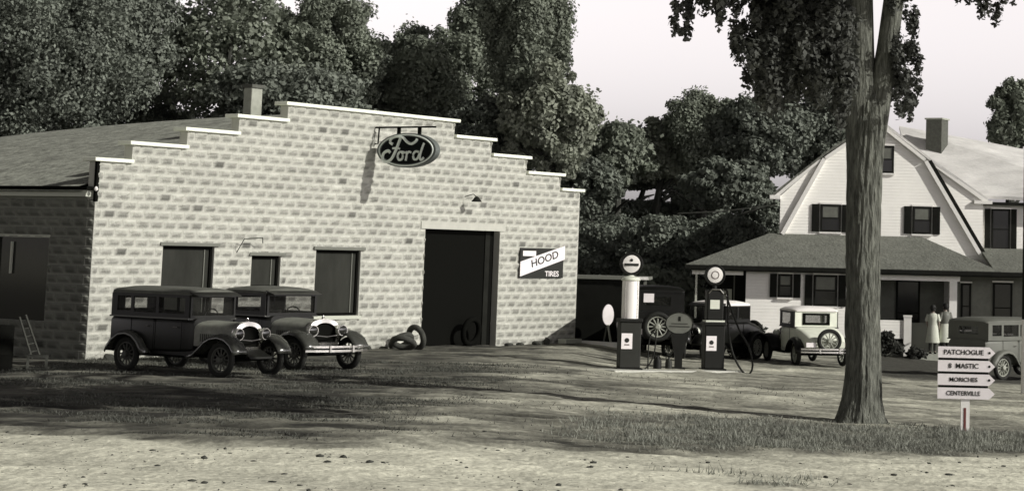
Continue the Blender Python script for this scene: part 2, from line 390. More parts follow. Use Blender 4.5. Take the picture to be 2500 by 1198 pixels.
for c in range(-1, 29):
    z0, z1 = c * BH, (c + 1) * BH
    sp = [(a, b) for a, b, n in steps if c < n]; lo, hi = min(a for a, b in sp), max(b for a, b in sp)
    s = -.2032 if c % 2 else 0.0
    while s < LEN:
        e0, e1 = max(s, lo, 0), min(s + BW, hi, LEN)
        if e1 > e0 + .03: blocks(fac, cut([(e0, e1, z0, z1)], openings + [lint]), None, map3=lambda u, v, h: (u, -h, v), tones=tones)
        s += BW
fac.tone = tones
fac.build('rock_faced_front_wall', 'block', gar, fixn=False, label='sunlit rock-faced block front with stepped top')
mb = MB()
brk = sorted(set([a for a, b, n in steps] + [LEN] + [o[0] for o in openings] + [o[1] for o in openings]))
for a, b in zip(brk[:-1], brk[1:]):
    mid_ = (a + b) / 2; top = [n for p, q, n in steps if p <= mid_ < q][0] * BH
    segs = [(-.6, top)]
    for o in openings:
        if o[0] <= mid_ < o[1]:
            segs = [(-.6, o[2]), (o[3], top)] if o[2] > -.4 else [(o[3], top)]
    for z0, z1 in segs: mb.box(a, b, .0, .24, z0, z1)
mb.build('mortar_wall', 'mortar', gar)
MB().box(lint[0], lint[1], -.03, -.001, 3.07, 3.25).build('door_lintel', 'mortar', gar)
for a, b, n in steps:
    l = .14 if a < 8 else (.0 if a != 5.86 else .14); r = .14 if a > 8 or n == 29 else 0
    if n == 29: l = r = .14
    MB().box(a - l, b + r, -.09, .32, n * BH + .002, n * BH + .085).build('coping', 'coping', gar, bevel=.01)
# left side wall
side_ops = [(1.34, 3.05, .80, 2.60)]
sw = MB(); tones = []
for c in range(-1, 17):
    z0, z1 = c * BH, (c + 1) * BH; s = -.2032 if c % 2 == 0 else 0.0
    while s < 9:
        e0, e1 = max(s, 0), s + BW
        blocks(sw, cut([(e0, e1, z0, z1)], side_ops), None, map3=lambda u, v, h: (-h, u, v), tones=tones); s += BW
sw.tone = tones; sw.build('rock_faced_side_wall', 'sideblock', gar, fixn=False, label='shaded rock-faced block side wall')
mb = MB()
for a, b, z0, z1 in [(.24, 1.34, -.6, 3.5), (1.34, 3.05, -.6, .80), (1.34, 3.05, 2.60, 3.5), (3.05, 17, -.6, 3.5)]: mb.box(.001, .22, a, b, z0, z1)
mb.box(LEN - .22, LEN - .001, .24, 17, -.6, 3.5); mb.box(.22, LEN - .22, 16.8, 17, -.6, 3.5)
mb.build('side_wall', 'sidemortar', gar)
MB().box(-.18, -.001, .1, 16.5, 3.50, 3.56).box(-.16, .1, .1, 16.5, 3.561, 3.64).build('eave_board', 'pale', gar)
mb = MB(); mb.box(-.24, .0, .02, 17, 3.645, 3.72); mb.build('gutter', 'black', gar)
# curved roof
ss = [-.26, 2, 4, 6, 8, 9.06, 10, 12, 14, 16, 18.3]; dsl = [.245] + list(np.linspace(1.2, 17.2, 14))
def rz_(s, d):
    ridge = 5.95 - .0029 * d * d; eav = 3.72 - .0004 * d * d
    t = 1 - abs(s - 9.06) / 9.32; return eav + (ridge - eav) * (t ** .93)
rings = [[(s, d, rz_(s, d)) for s in ss] for d in dsl]
mb = MB(); mb.loft(rings, cap=False, closed=False); 
mb.loft([[(s, d, rz_(s, d) - .12) for s in ss] for d in dsl], cap=False, closed=False)
rf = mb.build('roof', 'roofing', gar, smooth=True, fixn=False)
MB().box(-.02, .06, -.02, .05, 3.4, 4.3).build('corner_trim', 'black', gar)
MB().lathe([(.01, 0), (.035, .02), (.045, .05), (.02, .1)], (-.07, -.08, 3.62), seg=10).build('insulator', 'lamp', gar)
mb = MB().box(5.60, 5.97, .95, 1.22, 4.6, 6.32); ch = mb.build('chimney', 'stucco', gar, bevel=.02)
MB().box(5.56, 6.01, .91, 1.26, 6.32, 6.40).build('chimney_cap', 'brick', ch)
# windows and door of the garage
def gwin(s0, s1, z0, z1, y=.11, mull=None):
    f = MB(); w = .07
    f.box(s0, s0 + w, y - .05, y, z0, z1).box(s1 - w, s1, y - .05, y, z0, z1).box(s0 + w, s1 - w, y - .05, y, z1 - w, z1).box(s0 + w, s1 - w, y - .05, y, z0, z0 + w)
    o = f.build('window', 'black', gar)
    MB().box(s0 + w, s1 - w, y - .01, y + .01, z0 + w, z1 - w).build('pane', 'blind', o)
    MB().box(s0 - .12, s1 + .12, -.06, -.002, z1 + .003, z1 + .075).build('lintel', 'frame', o)
    if z0 > .8 and s0 > 6: MB().box(s0 - .05, s1 + .05, -.075, .05, z0 - .085, z0 - .003).build('sill', 'pale', o)
    MB().box(s1 - w - .17, s1 - w - .145, y - .035, y - .011, z0 + w + .002, z1 - w - .002).build('sash_bar', 'frame', o)
    return o
for o in openings[:3]: gwin(*o)
o = MB().box(.10, .12, 1.34, 3.05, .80, 2.60).build('window', 'dglass', gar)
MB().box(-.03, .05, 1.30, 3.1, 2.603, 2.66).build('lintel', 'pale', o)
MB().box(.04, .09, 2.55, 2.59, 1.8, 2.5).build('sash_bar', 'pale', o)
dr = MB().box(11.23, 14.0, .19, .235, -.1, 3.07).build('door', 'black', gar)
MB().box(14.0, 14.2, .16, .2, -.1, 3.07).build('door_edge', 'dark', dr)
MB().box(14.2, 14.42, .20, .23, -.1, 3.07).build('door_jamb', 'black', dr)
mb = MB().tube([(12.79, -.02, 3.95), (12.79, -.3, 4.02), (12.79, -.42, 3.95)], .011, 6); lp = mb.build('door_lamp', 'black', gar)
MB().lathe([(.03, .1), (.05, .08), (.14, -.03), (.13, -.04)], (12.79, -.42, 3.86), seg=14).build('lamp_shade', 'dark', lp)
MB().tube([(4.35, -.02, 2.35), (4.35, -.25, 2.68), (4.9, -.3, 2.72), (5.0, -.22, 2.6)], .011, 6).build('bracket', 'dark', gar)

# hanging oval sign
sg = empty('oval_hanging_sign', (GX + cos(GA) * 9.06, GY + sin(GA) * 9.06, 0), GA, 'dark oval sign lettered Ford hanging from a bracket high on the gable', 'sign')
def oval(mb, cy, cz, ry, rz2, x0, x1, n=48):
    mb.prism([(cy + ry * cos(2 * pi * k / n), cz + rz2 * sin(2 * pi * k / n)) for k in range(n)], x0, x1, 'YZ'); return mb
CY, CZ = -1.11, 4.98
body = oval(MB(), CY, CZ, .94, .43, -.09, .09).build('sign_box', 'fordgrey', sg)
oval(MB(), CY, CZ, .80, .345, -.105, -.092).build('dark_field', 'fordblue', body)
def vring(mb, ry, rz2, th, x, cy=CY, cz=CZ, n=48):
    mb.tube([(x, cy + ry * cos(2 * pi * k / n), cz + rz2 * sin(2 * pi * k / n)) for k in range(n + 1)], th, 5, cap=False); return mb
vring(MB(), .86, .385, .018, -.098).build('pale_ring', 'fordwhite', body)
def stroke(mb, pts, r, x):    # pts in photo zoom units, centre (705,485)
    P = []; q = [Vector(p) for p in pts]
    for i in range(len(q) - 1):      # catmull-rom
        a = q[max(i - 1, 0)]; b = q[i]; c = q[i + 1]; d = q[min(i + 2, len(q) - 1)]
        for t in (0, .25, .5, .75): P.append(.5 * ((2 * b) + (-a + c) * t + (2 * a - 5 * b + 4 * c - d) * t * t + (-a + 3 * b - 3 * c + d) * t ** 3))
    P.append(q[-1]); k = .94 / 262
    mb.tube([(x, CY - (u - 715) * k, CZ - (v - 487 - (u - 715) * .04) * k * 1.0) for u, v in [(p.x, p.y) for p in P]], r, 6)
lt = MB(); xx = -.112
for pts, rr in [([(600, 440), (575, 425), (590, 398), (640, 388), (690, 400), (725, 428), (765, 445), (805, 430), (815, 412)], .030),
            ([(668, 398), (650, 440), (622, 500), (590, 545), (545, 562), (515, 540), (522, 500), (560, 485), (580, 500)], .032),
            ([(600, 470), (640, 468), (665, 476)], .022),
            ([(690, 498), (662, 500), (648, 525), (662, 552), (690, 545), (695, 515), (684, 498), (715, 505)], .024),
            ([(722, 498), (730, 515), (722, 560)], .024), ([(726, 520), (745, 500), (768, 506)], .024),
            ([(835, 505), (805, 500), (786, 522), (796, 553), (825, 550), (842, 515)], .024), ([(878, 445), (862, 480), (845, 535), (856, 560), (880, 545)], .026)]:
    stroke(lt, pts, rr * 1.25, xx)
lt.build('lettering', 'fordwhite', body, smooth=True)
mb = MB(); mb.tube([(0, .0, 5.56), (0, -1.95, 5.56)], .025, 6).tube([(0, 0, 5.15), (0, -.12, 5.15), (0, -.14, 5.56)], .02, 6); br = mb.build('bracket_arm', 'black', sg)
for y in (-.78, -1.44): MB().box(-.03, .03, y - .04, y + .04, 5.34, 5.57).build('hanger', 'black', sg)
# rectangular enamel sign on the wall
es = empty('wall_sign', (GX + cos(GA) * 16.3, GY + sin(GA) * 16.3, 2.22), GA, 'black enamel sign with slanting white band reading HOOD right of the doorway', 'sign')
MB().box(-1.02, 1.02, -.075, -.05, -.40, .42).build('panel', 'ink', es)
MB().prism([(-1.02, -.36), (1.05, .12), (1.05, .50), (-1.02, .04)], -.095, -.077).build('white_band', 'whitesign', es)
font('lettering', 'HOOD', .29, 'ink', es, (.10, -.099, .115), (pi / 2, -.228, 0), sx=1.45)
MB().box(-.90, -.30, -.08, -.077, .20, .34).build('white_patch', 'whitesign', es)
font('lettering', 'TIRES', .21, 'whitesign', es, (.48, -.079, -.29), (pi / 2, 0, 0), sx=1.3)

# ------------------------------------------------------------------ cars
def arc(cx, cz, r, a0, a1, n): return [(cx + r * cos(R(a0 + (a1 - a0) * i / n)), cz + r * sin(R(a0 + (a1 - a0) * i / n))) for i in range(n + 1)]
def rrect(hw, z0, z1, x, rad=.12, n=3, taper=0):
    pts = []
    for (cy, cz, a) in [(hw - rad, z1 - rad, 0), (-(hw - rad), z1 - rad, 90), (-(hw - taper - rad * .5), z0 + rad * .5, 180), (hw - taper - rad * .5, z0 + rad * .5, 270)]:
        rr = rad if a < 180 else rad * .5
        for i in range(n + 1):
            t = R(a + 90 * i / n); pts.append((x, cy + rr * cos(t), cz + rr * sin(t)))
    return pts
def wheel(parent, x, y, z, rim='rim', tyre='rubber', r=.375, ry=0, rz=0, wire_=False, name='wheel'):
    w = MB().lathe([(.045, -.09), (.07, -.08), (.075, .05), (.05, .075)], axis='Y', seg=14).build(name, rim, parent)
    w.location = (x, y, z); w.rotation_euler = (0, ry, rz)
    MB().torus((0, 0, 0), r - .062, .062, seg=30, s2=10, flat=1.05).build('tyre', tyre, w, smooth=True)
    rm = MB().torus((0, 0, 0), r - .125, .022, seg=28, s2=6, flat=1.8)
    for k in range(12):
        a = 2 * pi * k / 12; rm.tube([(.05 * cos(a), 0, .05 * sin(a)), ((r - .13) * cos(a), 0, (r - .13) * sin(a))], .009 if wire_ else .018, 5)
    rm.build('rim', rim, w, smooth=True)
    return w
def fender(parent, pts, y0, y1, mt='body', thick=.02):
    s = 1 if y1 > y0 else -1; rings = []
    w = abs(y1 - y0)
    prof = [(0, -.02), (.15, .012), (.4, .035), (.65, .04), (.85, .02), (1.0, -.05)]
    P = [Vector((p[0], 0, p[1])) for p in pts]
    for i, p in enumerate(P):
        d = (P[min(i + 1, len(P) - 1)] - P[max(i - 1, 0)]).normalized(); nrm = Vector((-d.z, 0, d.x))
        if nrm.z < 0 and abs(nrm.z) > .05: nrm = -nrm
        if i and (nrm.dot(last) < 0): nrm = -nrm
        last = nrm
        rings.append([(p.x + nrm.x * h, y0 + s * w * t, p.z + nrm.z * h) for t, h in prof])
    mb = MB().loft(rings, cap=False, closed=False)
    o = mb.build('fender', mt, parent, smooth=True, fixn=False)
    md = o.modifiers.new('thick', 'SOLIDIFY'); md.thickness = thick; md.offset = 0
    return o
def panel_with_holes(mb, x0, x1, z0, z1, holes, y0, y1):
    xs_ = sorted(set([x0, x1] + [h[0] for h in holes] + [h[1] for h in holes]))
    for a, b in zip(xs_[:-1], xs_[1:]):
        h = [q for q in holes if q[0] <= (a + b) / 2 < q[1]]
        if h: mb.box(a, b, y0, y1, z0, h[0][2]); mb.box(a, b, y0, y1, h[0][3], z1)
        else: mb.box(a, b, y0, y1, z0, z1)
def car(name, label, loc, heading, style='sedan', body='body', roofm='canvas', cabm=None, fend=None, rim='rim', group=None, bumper=True, visor=True, spare=True, scale=1.0, hoodm=None, lights=True, cat='car', plate=True):
    root = empty(name, loc, heading, label, cat, group); root.scale = scale if hasattr(scale, '__len__') else (scale,) * 3
    cabm = cabm or body; fend = fend or body; hoodm = hoodm or body
    WB = 2.85; xr = -.62 if style == 'sedan' else .35; xw = 1.78; belt = 1.20; rtop = 1.82; hw = .68
    # lower body
    tub = MB()
    if style == 'sedan':
        tub.loft([rrect(hw - .06, .56, belt - .02, xr - .03), rrect(hw, .5, belt, xr + .08), rrect(hw + .01, .48, belt, .6), rrect(hw, .48, belt, 1.3), rrect(hw - .05, .5, belt, xw), rrect(hw - .12, .5, belt - .01, xw + .06)])
    else:
        tub.loft([rrect(hw - .16, .6, .82, -.78, .1), rrect(hw - .08, .54, .98, -.5, .14), rrect(hw - .03, .5, 1.12, -.05, .16), rrect(hw, .48, belt, xr + .1), rrect(hw, .48, belt, 1.3), rrect(hw - .05, .5, belt, xw), rrect(hw - .12, .5, belt - .01, xw + .06)])
    bo = tub.build('body', body, root, smooth=True)
    MB().box(xr - .01 if style == 'sedan' else xr, xw + .02, -hw - .016, hw + .016, belt - .035, belt - .005).build('belt_moulding', fend, bo)
    for s in (-1, 1):
        for (a, b) in ([(.05, .75), (.80, 1.6)] if style == 'sedan' else [(.75, 1.6)]):
            yy = s * (hw + .004)
            for a_ in (a, b): MB().box(a_, a_ + .012, min(yy, yy + s * .006), max(yy, yy + s * .006), .52, belt - .05).build('door_seam', 'black', bo)
            MB().tube([(b - .12, yy, 1.0), (b - .12, yy + s * .04, 1.0), (b - .22, yy + s * .045, 1.0)], .012, 6).build('door_handle', 'nickel', bo)
    # cabin sides
    zt = rtop - .14
    holes = [(-.42, .0, belt + .1, zt - .06), (.09, .78, belt + .08, zt - .06), (.86, 1.66, belt + .08, zt - .06)] if style == 'sedan' else [(.75, 1.62, belt + .08, zt - .06)]
    if style == 'open': holes = [(.42, 1.05, belt + .06, zt - .04), (1.12, 1.70, belt + .06, zt - .04)]
    for s in (-1, 1):
        mb = MB(); panel_with_holes(mb, xr + .02, xw, belt - .03, zt, holes, min(s * hw * .955, s * (hw - .001)), max(s * hw * .955, s * (hw - .001)))
        c = mb.build('cabin_side', cabm, root)
        for h in holes: MB().box(h[0], h[1], s * hw * .965 - .003, s * hw * .965 + .003, h[2], h[3]).build('side_glass', 'glass', c)
    mb = MB(); panel_with_holes(mb, -hw + .03, hw - .03, belt - .03, zt, [(-.33, .33, belt + .14, zt - .12)], 0, .04)
    mb.v = [(xr + .02 + v[1], v[0], v[2]) for v in mb.v]; bk = mb.build('cabin_back', body, root)
    if style == 'coupe': MB().box(xr - .0, xr + .018, -.42, .42, belt + .06, belt + .138).box(xr, xr + .018, -.42, .42, zt - .118, zt - .05).box(xr, xr + .018, -.42, -.332, belt + .138, zt - .118).box(xr, xr + .018, .332, .42, belt + .138, zt - .118).build('rear_window_surround', 'black', bk)
    MB().box(xr + .035, xr + .041, -.33, .33, belt + .14, zt - .12).build('rear_glass', 'glass', bk)
    # roof
    def rr(x, w, z, h): return [(x, -w, z), (x, -w, z + h * .4), (x, -w * .86, z + h * .75), (x, -w * .5, z + h * .95), (x, 0, z + h), (x, w * .5, z + h * .95), (x, w * .86, z + h * .75), (x, w, z + h * .4), (x, w, z)]
    x1 = xw + (.22 if visor else .05)
    MB().loft([rr(xr - .02, hw - .06, zt + .0, .05), rr(xr + .05, hw, zt, .12), rr(xr + .35, hw + .01, zt, .155), rr((xr + xw) / 2, hw + .01, zt, .165), rr(xw - .2, hw, zt, .15), rr(xw, hw - .01, zt - .0, .11)]).build('roof', roofm, root, smooth=True)
    if visor: MB().add([(xw - .02, -hw + .02, zt + .075), (xw - .02, hw - .02, zt + .075), (x1, hw - .05, zt - .005), (x1, -hw + .05, zt - .005), (xw - .02, -hw + .02, zt + .05), (xw - .02, hw - .02, zt + .05), (x1, hw - .05, zt - .025), (x1, -hw + .05, zt - .025)], [(0, 1, 2, 3), (7, 6, 5, 4), (0, 3, 7, 4), (1, 5, 6, 2), (3, 2, 6, 7), (0, 4, 5, 1)]).build('visor', body, root)
    ws = MB(); w = hw - .03
    ws.box(xw - .01, xw + .03, -w, -w + .05, belt - .02, zt).box(xw - .01, xw + .03, w - .05, w, belt - .02, zt).box(xw - .01, xw + .03, -w + .05, w - .05, belt - .02, belt + .05).box(xw - .01, xw + .03, -w + .05, w - .05, zt - .05, zt)
    wo = ws.build('windscreen_frame', body, root); MB().box(xw + .005, xw + .011, -w + .05, w - .05, belt + .05, zt - .05).build('windscreen_glass', 'glass', wo)
    MB().box(.62, .80, -.55, .55, .7, 1.30).build('seat', 'seat', root, bevel=.04)
    if style == 'sedan': MB().box(-.42, -.25, -.55, .55, .7, 1.34).build('seat', 'seat', root, bevel=.04)
    MB().torus((0, 0, 0), .2, .014, axis='X', seg=20, s2=6).build('steering_wheel', 'black', root).location = (1.42, .34, 1.18)
    # hood
    def hd(x, w, z0, z1, n=10):
        return [(x, -w, z0)] + [(x, -w * cos(pi * i / n) * 1.0, (z1 - .2) + .2 * sin(pi * i / n) ** .8) for i in range(n + 1)] + [(x, w, z0)]
    h_ = MB().loft([hd(xw + .02, .555, .62, 1.155), hd(2.25, .47, .62, 1.145), hd(2.80, .36, .62, 1.125)]).build('hood', hoodm, root, smooth=True)
    for s in (-1, 1):
        lv = MB()
        for k in range(12):
            x = 2.0 + k * .052; yb = np.interp(x, [1.8, 2.25, 2.8], [.553, .47, .36]) + .004; lv.box(x, x + .016, min(s * yb, s * (yb + .008)), max(s * yb, s * (yb + .008)), .72, .88)
        lv.build('louvres', body, h_)
    # radiator
    def rad(x, w, z0, z1, n=12): return [(x, -w, z0)] + [(x, -w * cos(pi * i / n), (z1 - .22) + .22 * sin(pi * i / n) ** .75) for i in range(n + 1)] + [(x, w, z0)]
    oo, ii = rad(0, .375, .55, 1.155), rad(0, .295, .63, 1.07)
    n = len(oo); vs = [(x, p[1], p[2]) for x in (2.78, 2.90) for p in oo] + [(x, p[1], p[2]) for x in (2.80, 2.915) for p in ii]
    fs = []
    for k in range(n):
        j = (k + 1) % n; fs += [(k, j, n + j, n + k), (n + k, n + j, 3 * n + j, 3 * n + k), (3 * n + k, 3 * n + j, 2 * n + j, 2 * n + k)]
    rs = MB().add(vs, fs).build('radiator_shell', 'nickel', root, smooth=True)
    MB().loft([[(2.84, p[1] * .99, p[2] * .995) for p in ii], [(2.86, p[1] * .99, p[2] * .995) for p in ii]]).build('radiator_core', 'black', rs)
    MB().lathe([(.035, 0), (.04, .02), (.02, .05), (.012, .075)], (2.84, 0, 1.155), seg=10).build('radiator_cap', 'nickel', rs)
    # chassis
    MB().box(-.75, 3.25, -.40, -.34, .42, .52).box(-.75, 3.25, .34, .40, .42, .52).box(-.2, 2.9, -.5, .5, .38, .42).build('chassis', 'black', root)
    for x in (0, WB): MB().tube([(x, -.68, .36), (x, .68, .36)], .035, 6).build('axle', 'black', root)
    T = .715
    for s in (-1, 1):
        wheel(root, 0, s * T, .375, rim); wheel(root, WB, s * T, .375, rim)
        fender(root, [(1.86, .40), (2.08, .46), (2.26, .60), (2.42, .74), (2.60, .83), (2.82, .865), (3.04, .83), (3.22, .72), (3.33, .58), (3.36, .50)], s * .44, s * .86, fend)
        fender(root, [(.66, .40), (.56, .52), (.44, .68), (.28, .80), (.06, .85), (-.16, .82), (-.36, .70), (-.50, .54), (-.56, .42)], s * .60, s * .88, fend)
        MB().box(.62, 1.92, min(s * .58, s * .87), max(s * .58, s * .87), .375, .405).build('running_board', 'black', root)
        MB().box(.62, 1.92, min(s * .50, s * .58), max(s * .50, s * .58), .38, .52).build('splash_apron', body, root)
        if lights:
            hl = MB().lathe([(.03, -.16), (.09, -.12), (.125, -.04), (.128, .015), (.115, .02)], (0, 0, 0), 'X', 18).build('headlight', 'enamel' if style != 'x' else 'body', root, smooth=True); hl.location = (3.0, s * .385, .90)
            MB().lathe([(.005, .038), (.06, .036), (.108, .021), (.108, .015)], (0, 0, 0), 'X', 18).build('headlight_lens', 'dglass', hl, smooth=True)
            MB().torus((.018, 0, 0), .118, .012, 'X', 20, 6).build('headlight_ring', 'nickel', hl, smooth=True)
            MB().tube([(2.98, s * .385, .80), (2.9, s * .40, .62)], .018, 6).build('lamp_post', 'black', root)
    if lights: MB().tube([(2.98, -.385, .80), (3.0, 0, .76), (2.98, .385, .80)], .014, 6).build('tie_bar', 'nickel', root)
    MB().add([(2.9, -.36, .58), (2.9, .36, .58), (3.28, .34, .44), (3.28, -.34, .44), (3.3, -.3, .40), (3.3, .3, .40)], [(0, 1, 2, 3), (3, 2, 5, 4)]).build('front_apron', body, root)
    if bumper:
        for x, sg_ in ((3.48, 1), (-.98, -1)):
            if sg_ < 0 and style != 'coupe' and spare: pass
            if sg_ > 0 or bumper == 'both':
                bp = MB()
                for z in (.47, .56):
                    ring = []
                    for k in range(9):
                        y = -.82 + 1.64 * k / 8; xx_ = x - sg_ * .16 * (abs(y) / .82) ** 2.5
                        ring.append([(xx_, y, z - .024), (xx_ + .012, y, z - .024), (xx_ + .012, y, z + .024), (xx_, y, z + .024)])
                    bp.loft(ring)
                for y in (-.3, .3): bp.box(x - .02, x + .02, y - .02, y + .02, .44, .59)
                bo2 = bp.build('bumper', 'nickel', root)
                MB().tube([(x, -.3, .5), (x - sg_ * .35, -.36, .47)], .02, 5).tube([(x, .3, .5), (x - sg_ * .35, .36, .47)], .02, 5).build('bumper_iron', 'black', bo2)
    if spare:
        w_ = wheel(root, (-.80 if style == 'sedan' else -.90), 0, .82, rim, rz=pi / 2, name='spare_wheel')
    if plate: MB().box(-.74 if style == 'sedan' else -.86, -.73 if style == 'sedan' else -.85, .38, .68, .62, .76).build('number_plate', 'whitesign', root)
    tl = MB().lathe([(.03, .0), (.045, -.02), (.045, -.06)], (0, 0, 0), 'X', 12).build('tail_lamp', 'red', root); tl.location = (-.68, -.5, .72)
    return root

CARS_L = None
HX = math.atan2(42.25 - 44.35, -10.42 + 12.86)
car('sedan_car', 'long black sedan with nickel radiator, nearest the camera beside the pale block wall', (-12.54, 44.96, 0), R(-33), 'sedan', 'body2', 'canvas', group='cars parked at the garage', rim='darkrim', scale=(.94, .90, .92), bumper=False, spare=False, hoodm='lithood', fend='fendp')
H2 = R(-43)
car('sedan_car', 'black car with bright double-bar bumper parked just behind the nearest sedan', (-11.6, 48.1, 0), R(-39), 'coupe', 'body', 'canvas', group='cars parked at the garage', rim='darkrim', scale=(1, 1, .92), spare=False, hoodm='lithood', fend='fendp')

# ------------------------------------------------------------------ garage forecourt clutter
def tyre(loc, rot, label, r=.34):
    o = MB().torus((0, 0, 0), r - .075, .075, seg=30, s2=10, flat=1.0).build('tyre', 'black' if r > .35 else 'dustrubber', None, smooth=True); o.location = loc; o.rotation_euler = rot
    return tag(o, label, 'tyre', 'old tyres heaped left of the doorway')
tyre((-9.35, 55.9, .24), (R(52), 0, R(50)), 'worn tyre leaning at the left of the heap beside the doorway')
tyre((-9.02, 56.15, .33), (R(15), 0, R(-40)), 'worn tyre standing upright at the right of the heap beside the doorway')
tyre((-9.22, 55.45, .22), (R(62), 0, R(-10)), 'worn tyre lying tilted at the front of the heap beside the doorway')
tyre((GX + cos(GA) * 13.15 + .12, GY + sin(GA) * 13.15 - .08, .40), (R(8), 0, GA), 'dark tyre leaning inside the tall doorway', r=.40).pop('group', None)
def rock(loc, s, label, seed):
    bm = bmesh.new(); bmesh.ops.create_icosphere(bm, subdivisions=2, radius=1); rr = random.Random(seed)
    for v in bm.verts: v.co *= rr.uniform(.8, 1.12)
    me = bpy.data.meshes.new('stone'); bm.to_mesh(me); bm.free(); me.materials.append(MT['stone'])
    o = bpy.data.objects.new('stone', me); COL.objects.link(o); o.location = loc; o.scale = s; return tag(o, label, 'stone', 'dark stones along the foot of the garage front')
for i, (s_, w_, h_) in enumerate([(14.7, .13, .06), (15.2, .12, .06), (16.0, .16, .08), (16.45, .09, .15), (1.0, .17, .14), (.45, .14, .12), (8.9, .12, .1), (9.5, .13, .09)]):
    rock((GX + cos(GA) * s_ + .2, GY + sin(GA) * s_ - .13, h_ * .35), (w_, w_, h_), ['flat dark stone just right of the doorway', 'low dark stone second from the doorway', 'wide dark stone under the enamel wall sign', 'tall dark stone under the enamel wall sign', 'dark stone at the left foot of the wall behind the sedan', 'dark stone at the left corner of the garage front', 'small dark stone left of the tyre heap', 'small dark stone nearest the tyre heap'][i], i)
o = MB().box(-.38, .38, -.14, .14, -.02, .1).build('plank_step', 'concrete', None, bevel=.01); o.location = (GX + cos(GA) * 17.4 + .3, GY + sin(GA) * 17.4 - .2, .03); o.rotation_euler = (0, 0, GA); tag(o, 'short pale slab at the right foot of the garage front', 'slab')
cr = empty('crate', (-14.5, 44.0, 0), .2, 'open slatted wooden crate on the ground by the shaded wall', 'crate')
for (a, b, c, d, e_, f_) in [(-.2, .2, -.2, -.18, 0, .06), (-.2, .2, -.2, -.18, .26, .32), (-.2, -.15, -.2, -.18, .06, .26), (.15, .2, -.2, -.18, .06, .26), (-.2, -.18, -.18, .2, 0, .06), (-.2, -.18, -.18, .2, .26, .32), (.18, .2, -.18, .2, 0, .06), (.18, .2, -.18, .2, .26, .32)]:
    MB().box(a, b, c, d, e_, f_).build('slat', 'timber', cr)
ldr = empty('ladder', (-16.15, 47.75, 0), 0, 'short wooden trestle ladder leaning by the shaded wall', 'ladder')
mb = MB(); mb.tube([(-.05, 0, .9), (.28, 0, .02)], .025, 5).build('rail', 'timber', ldr); mb = MB(); mb.tube([(.08, .0, .95), (.42, .1, .05)], .025, 5).build('rail', 'timber', ldr)
for k in range(5):
    t = .12 + k * .18; MB().tube([(-.05 + .33 * t, 0, .9 - .88 * t), (.08 + .34 * t, .1 * t, .95 - .9 * t)], .018, 5).build('rung', 'timber', ldr)
b_ = MB().lathe([(.27, 0), (.29, .02), (.29, .3), (.30, .32), (.29, .34), (.29, .6), (.30, .62), (.29, .64), (.29, .86), (.27, .88)], seg=24).build('oil_drum', 'black', None, smooth=True); b_.location = (-15.16, 43.55, 0); tag(b_, 'black oil drum at the far left edge by the shaded wall', 'drum')

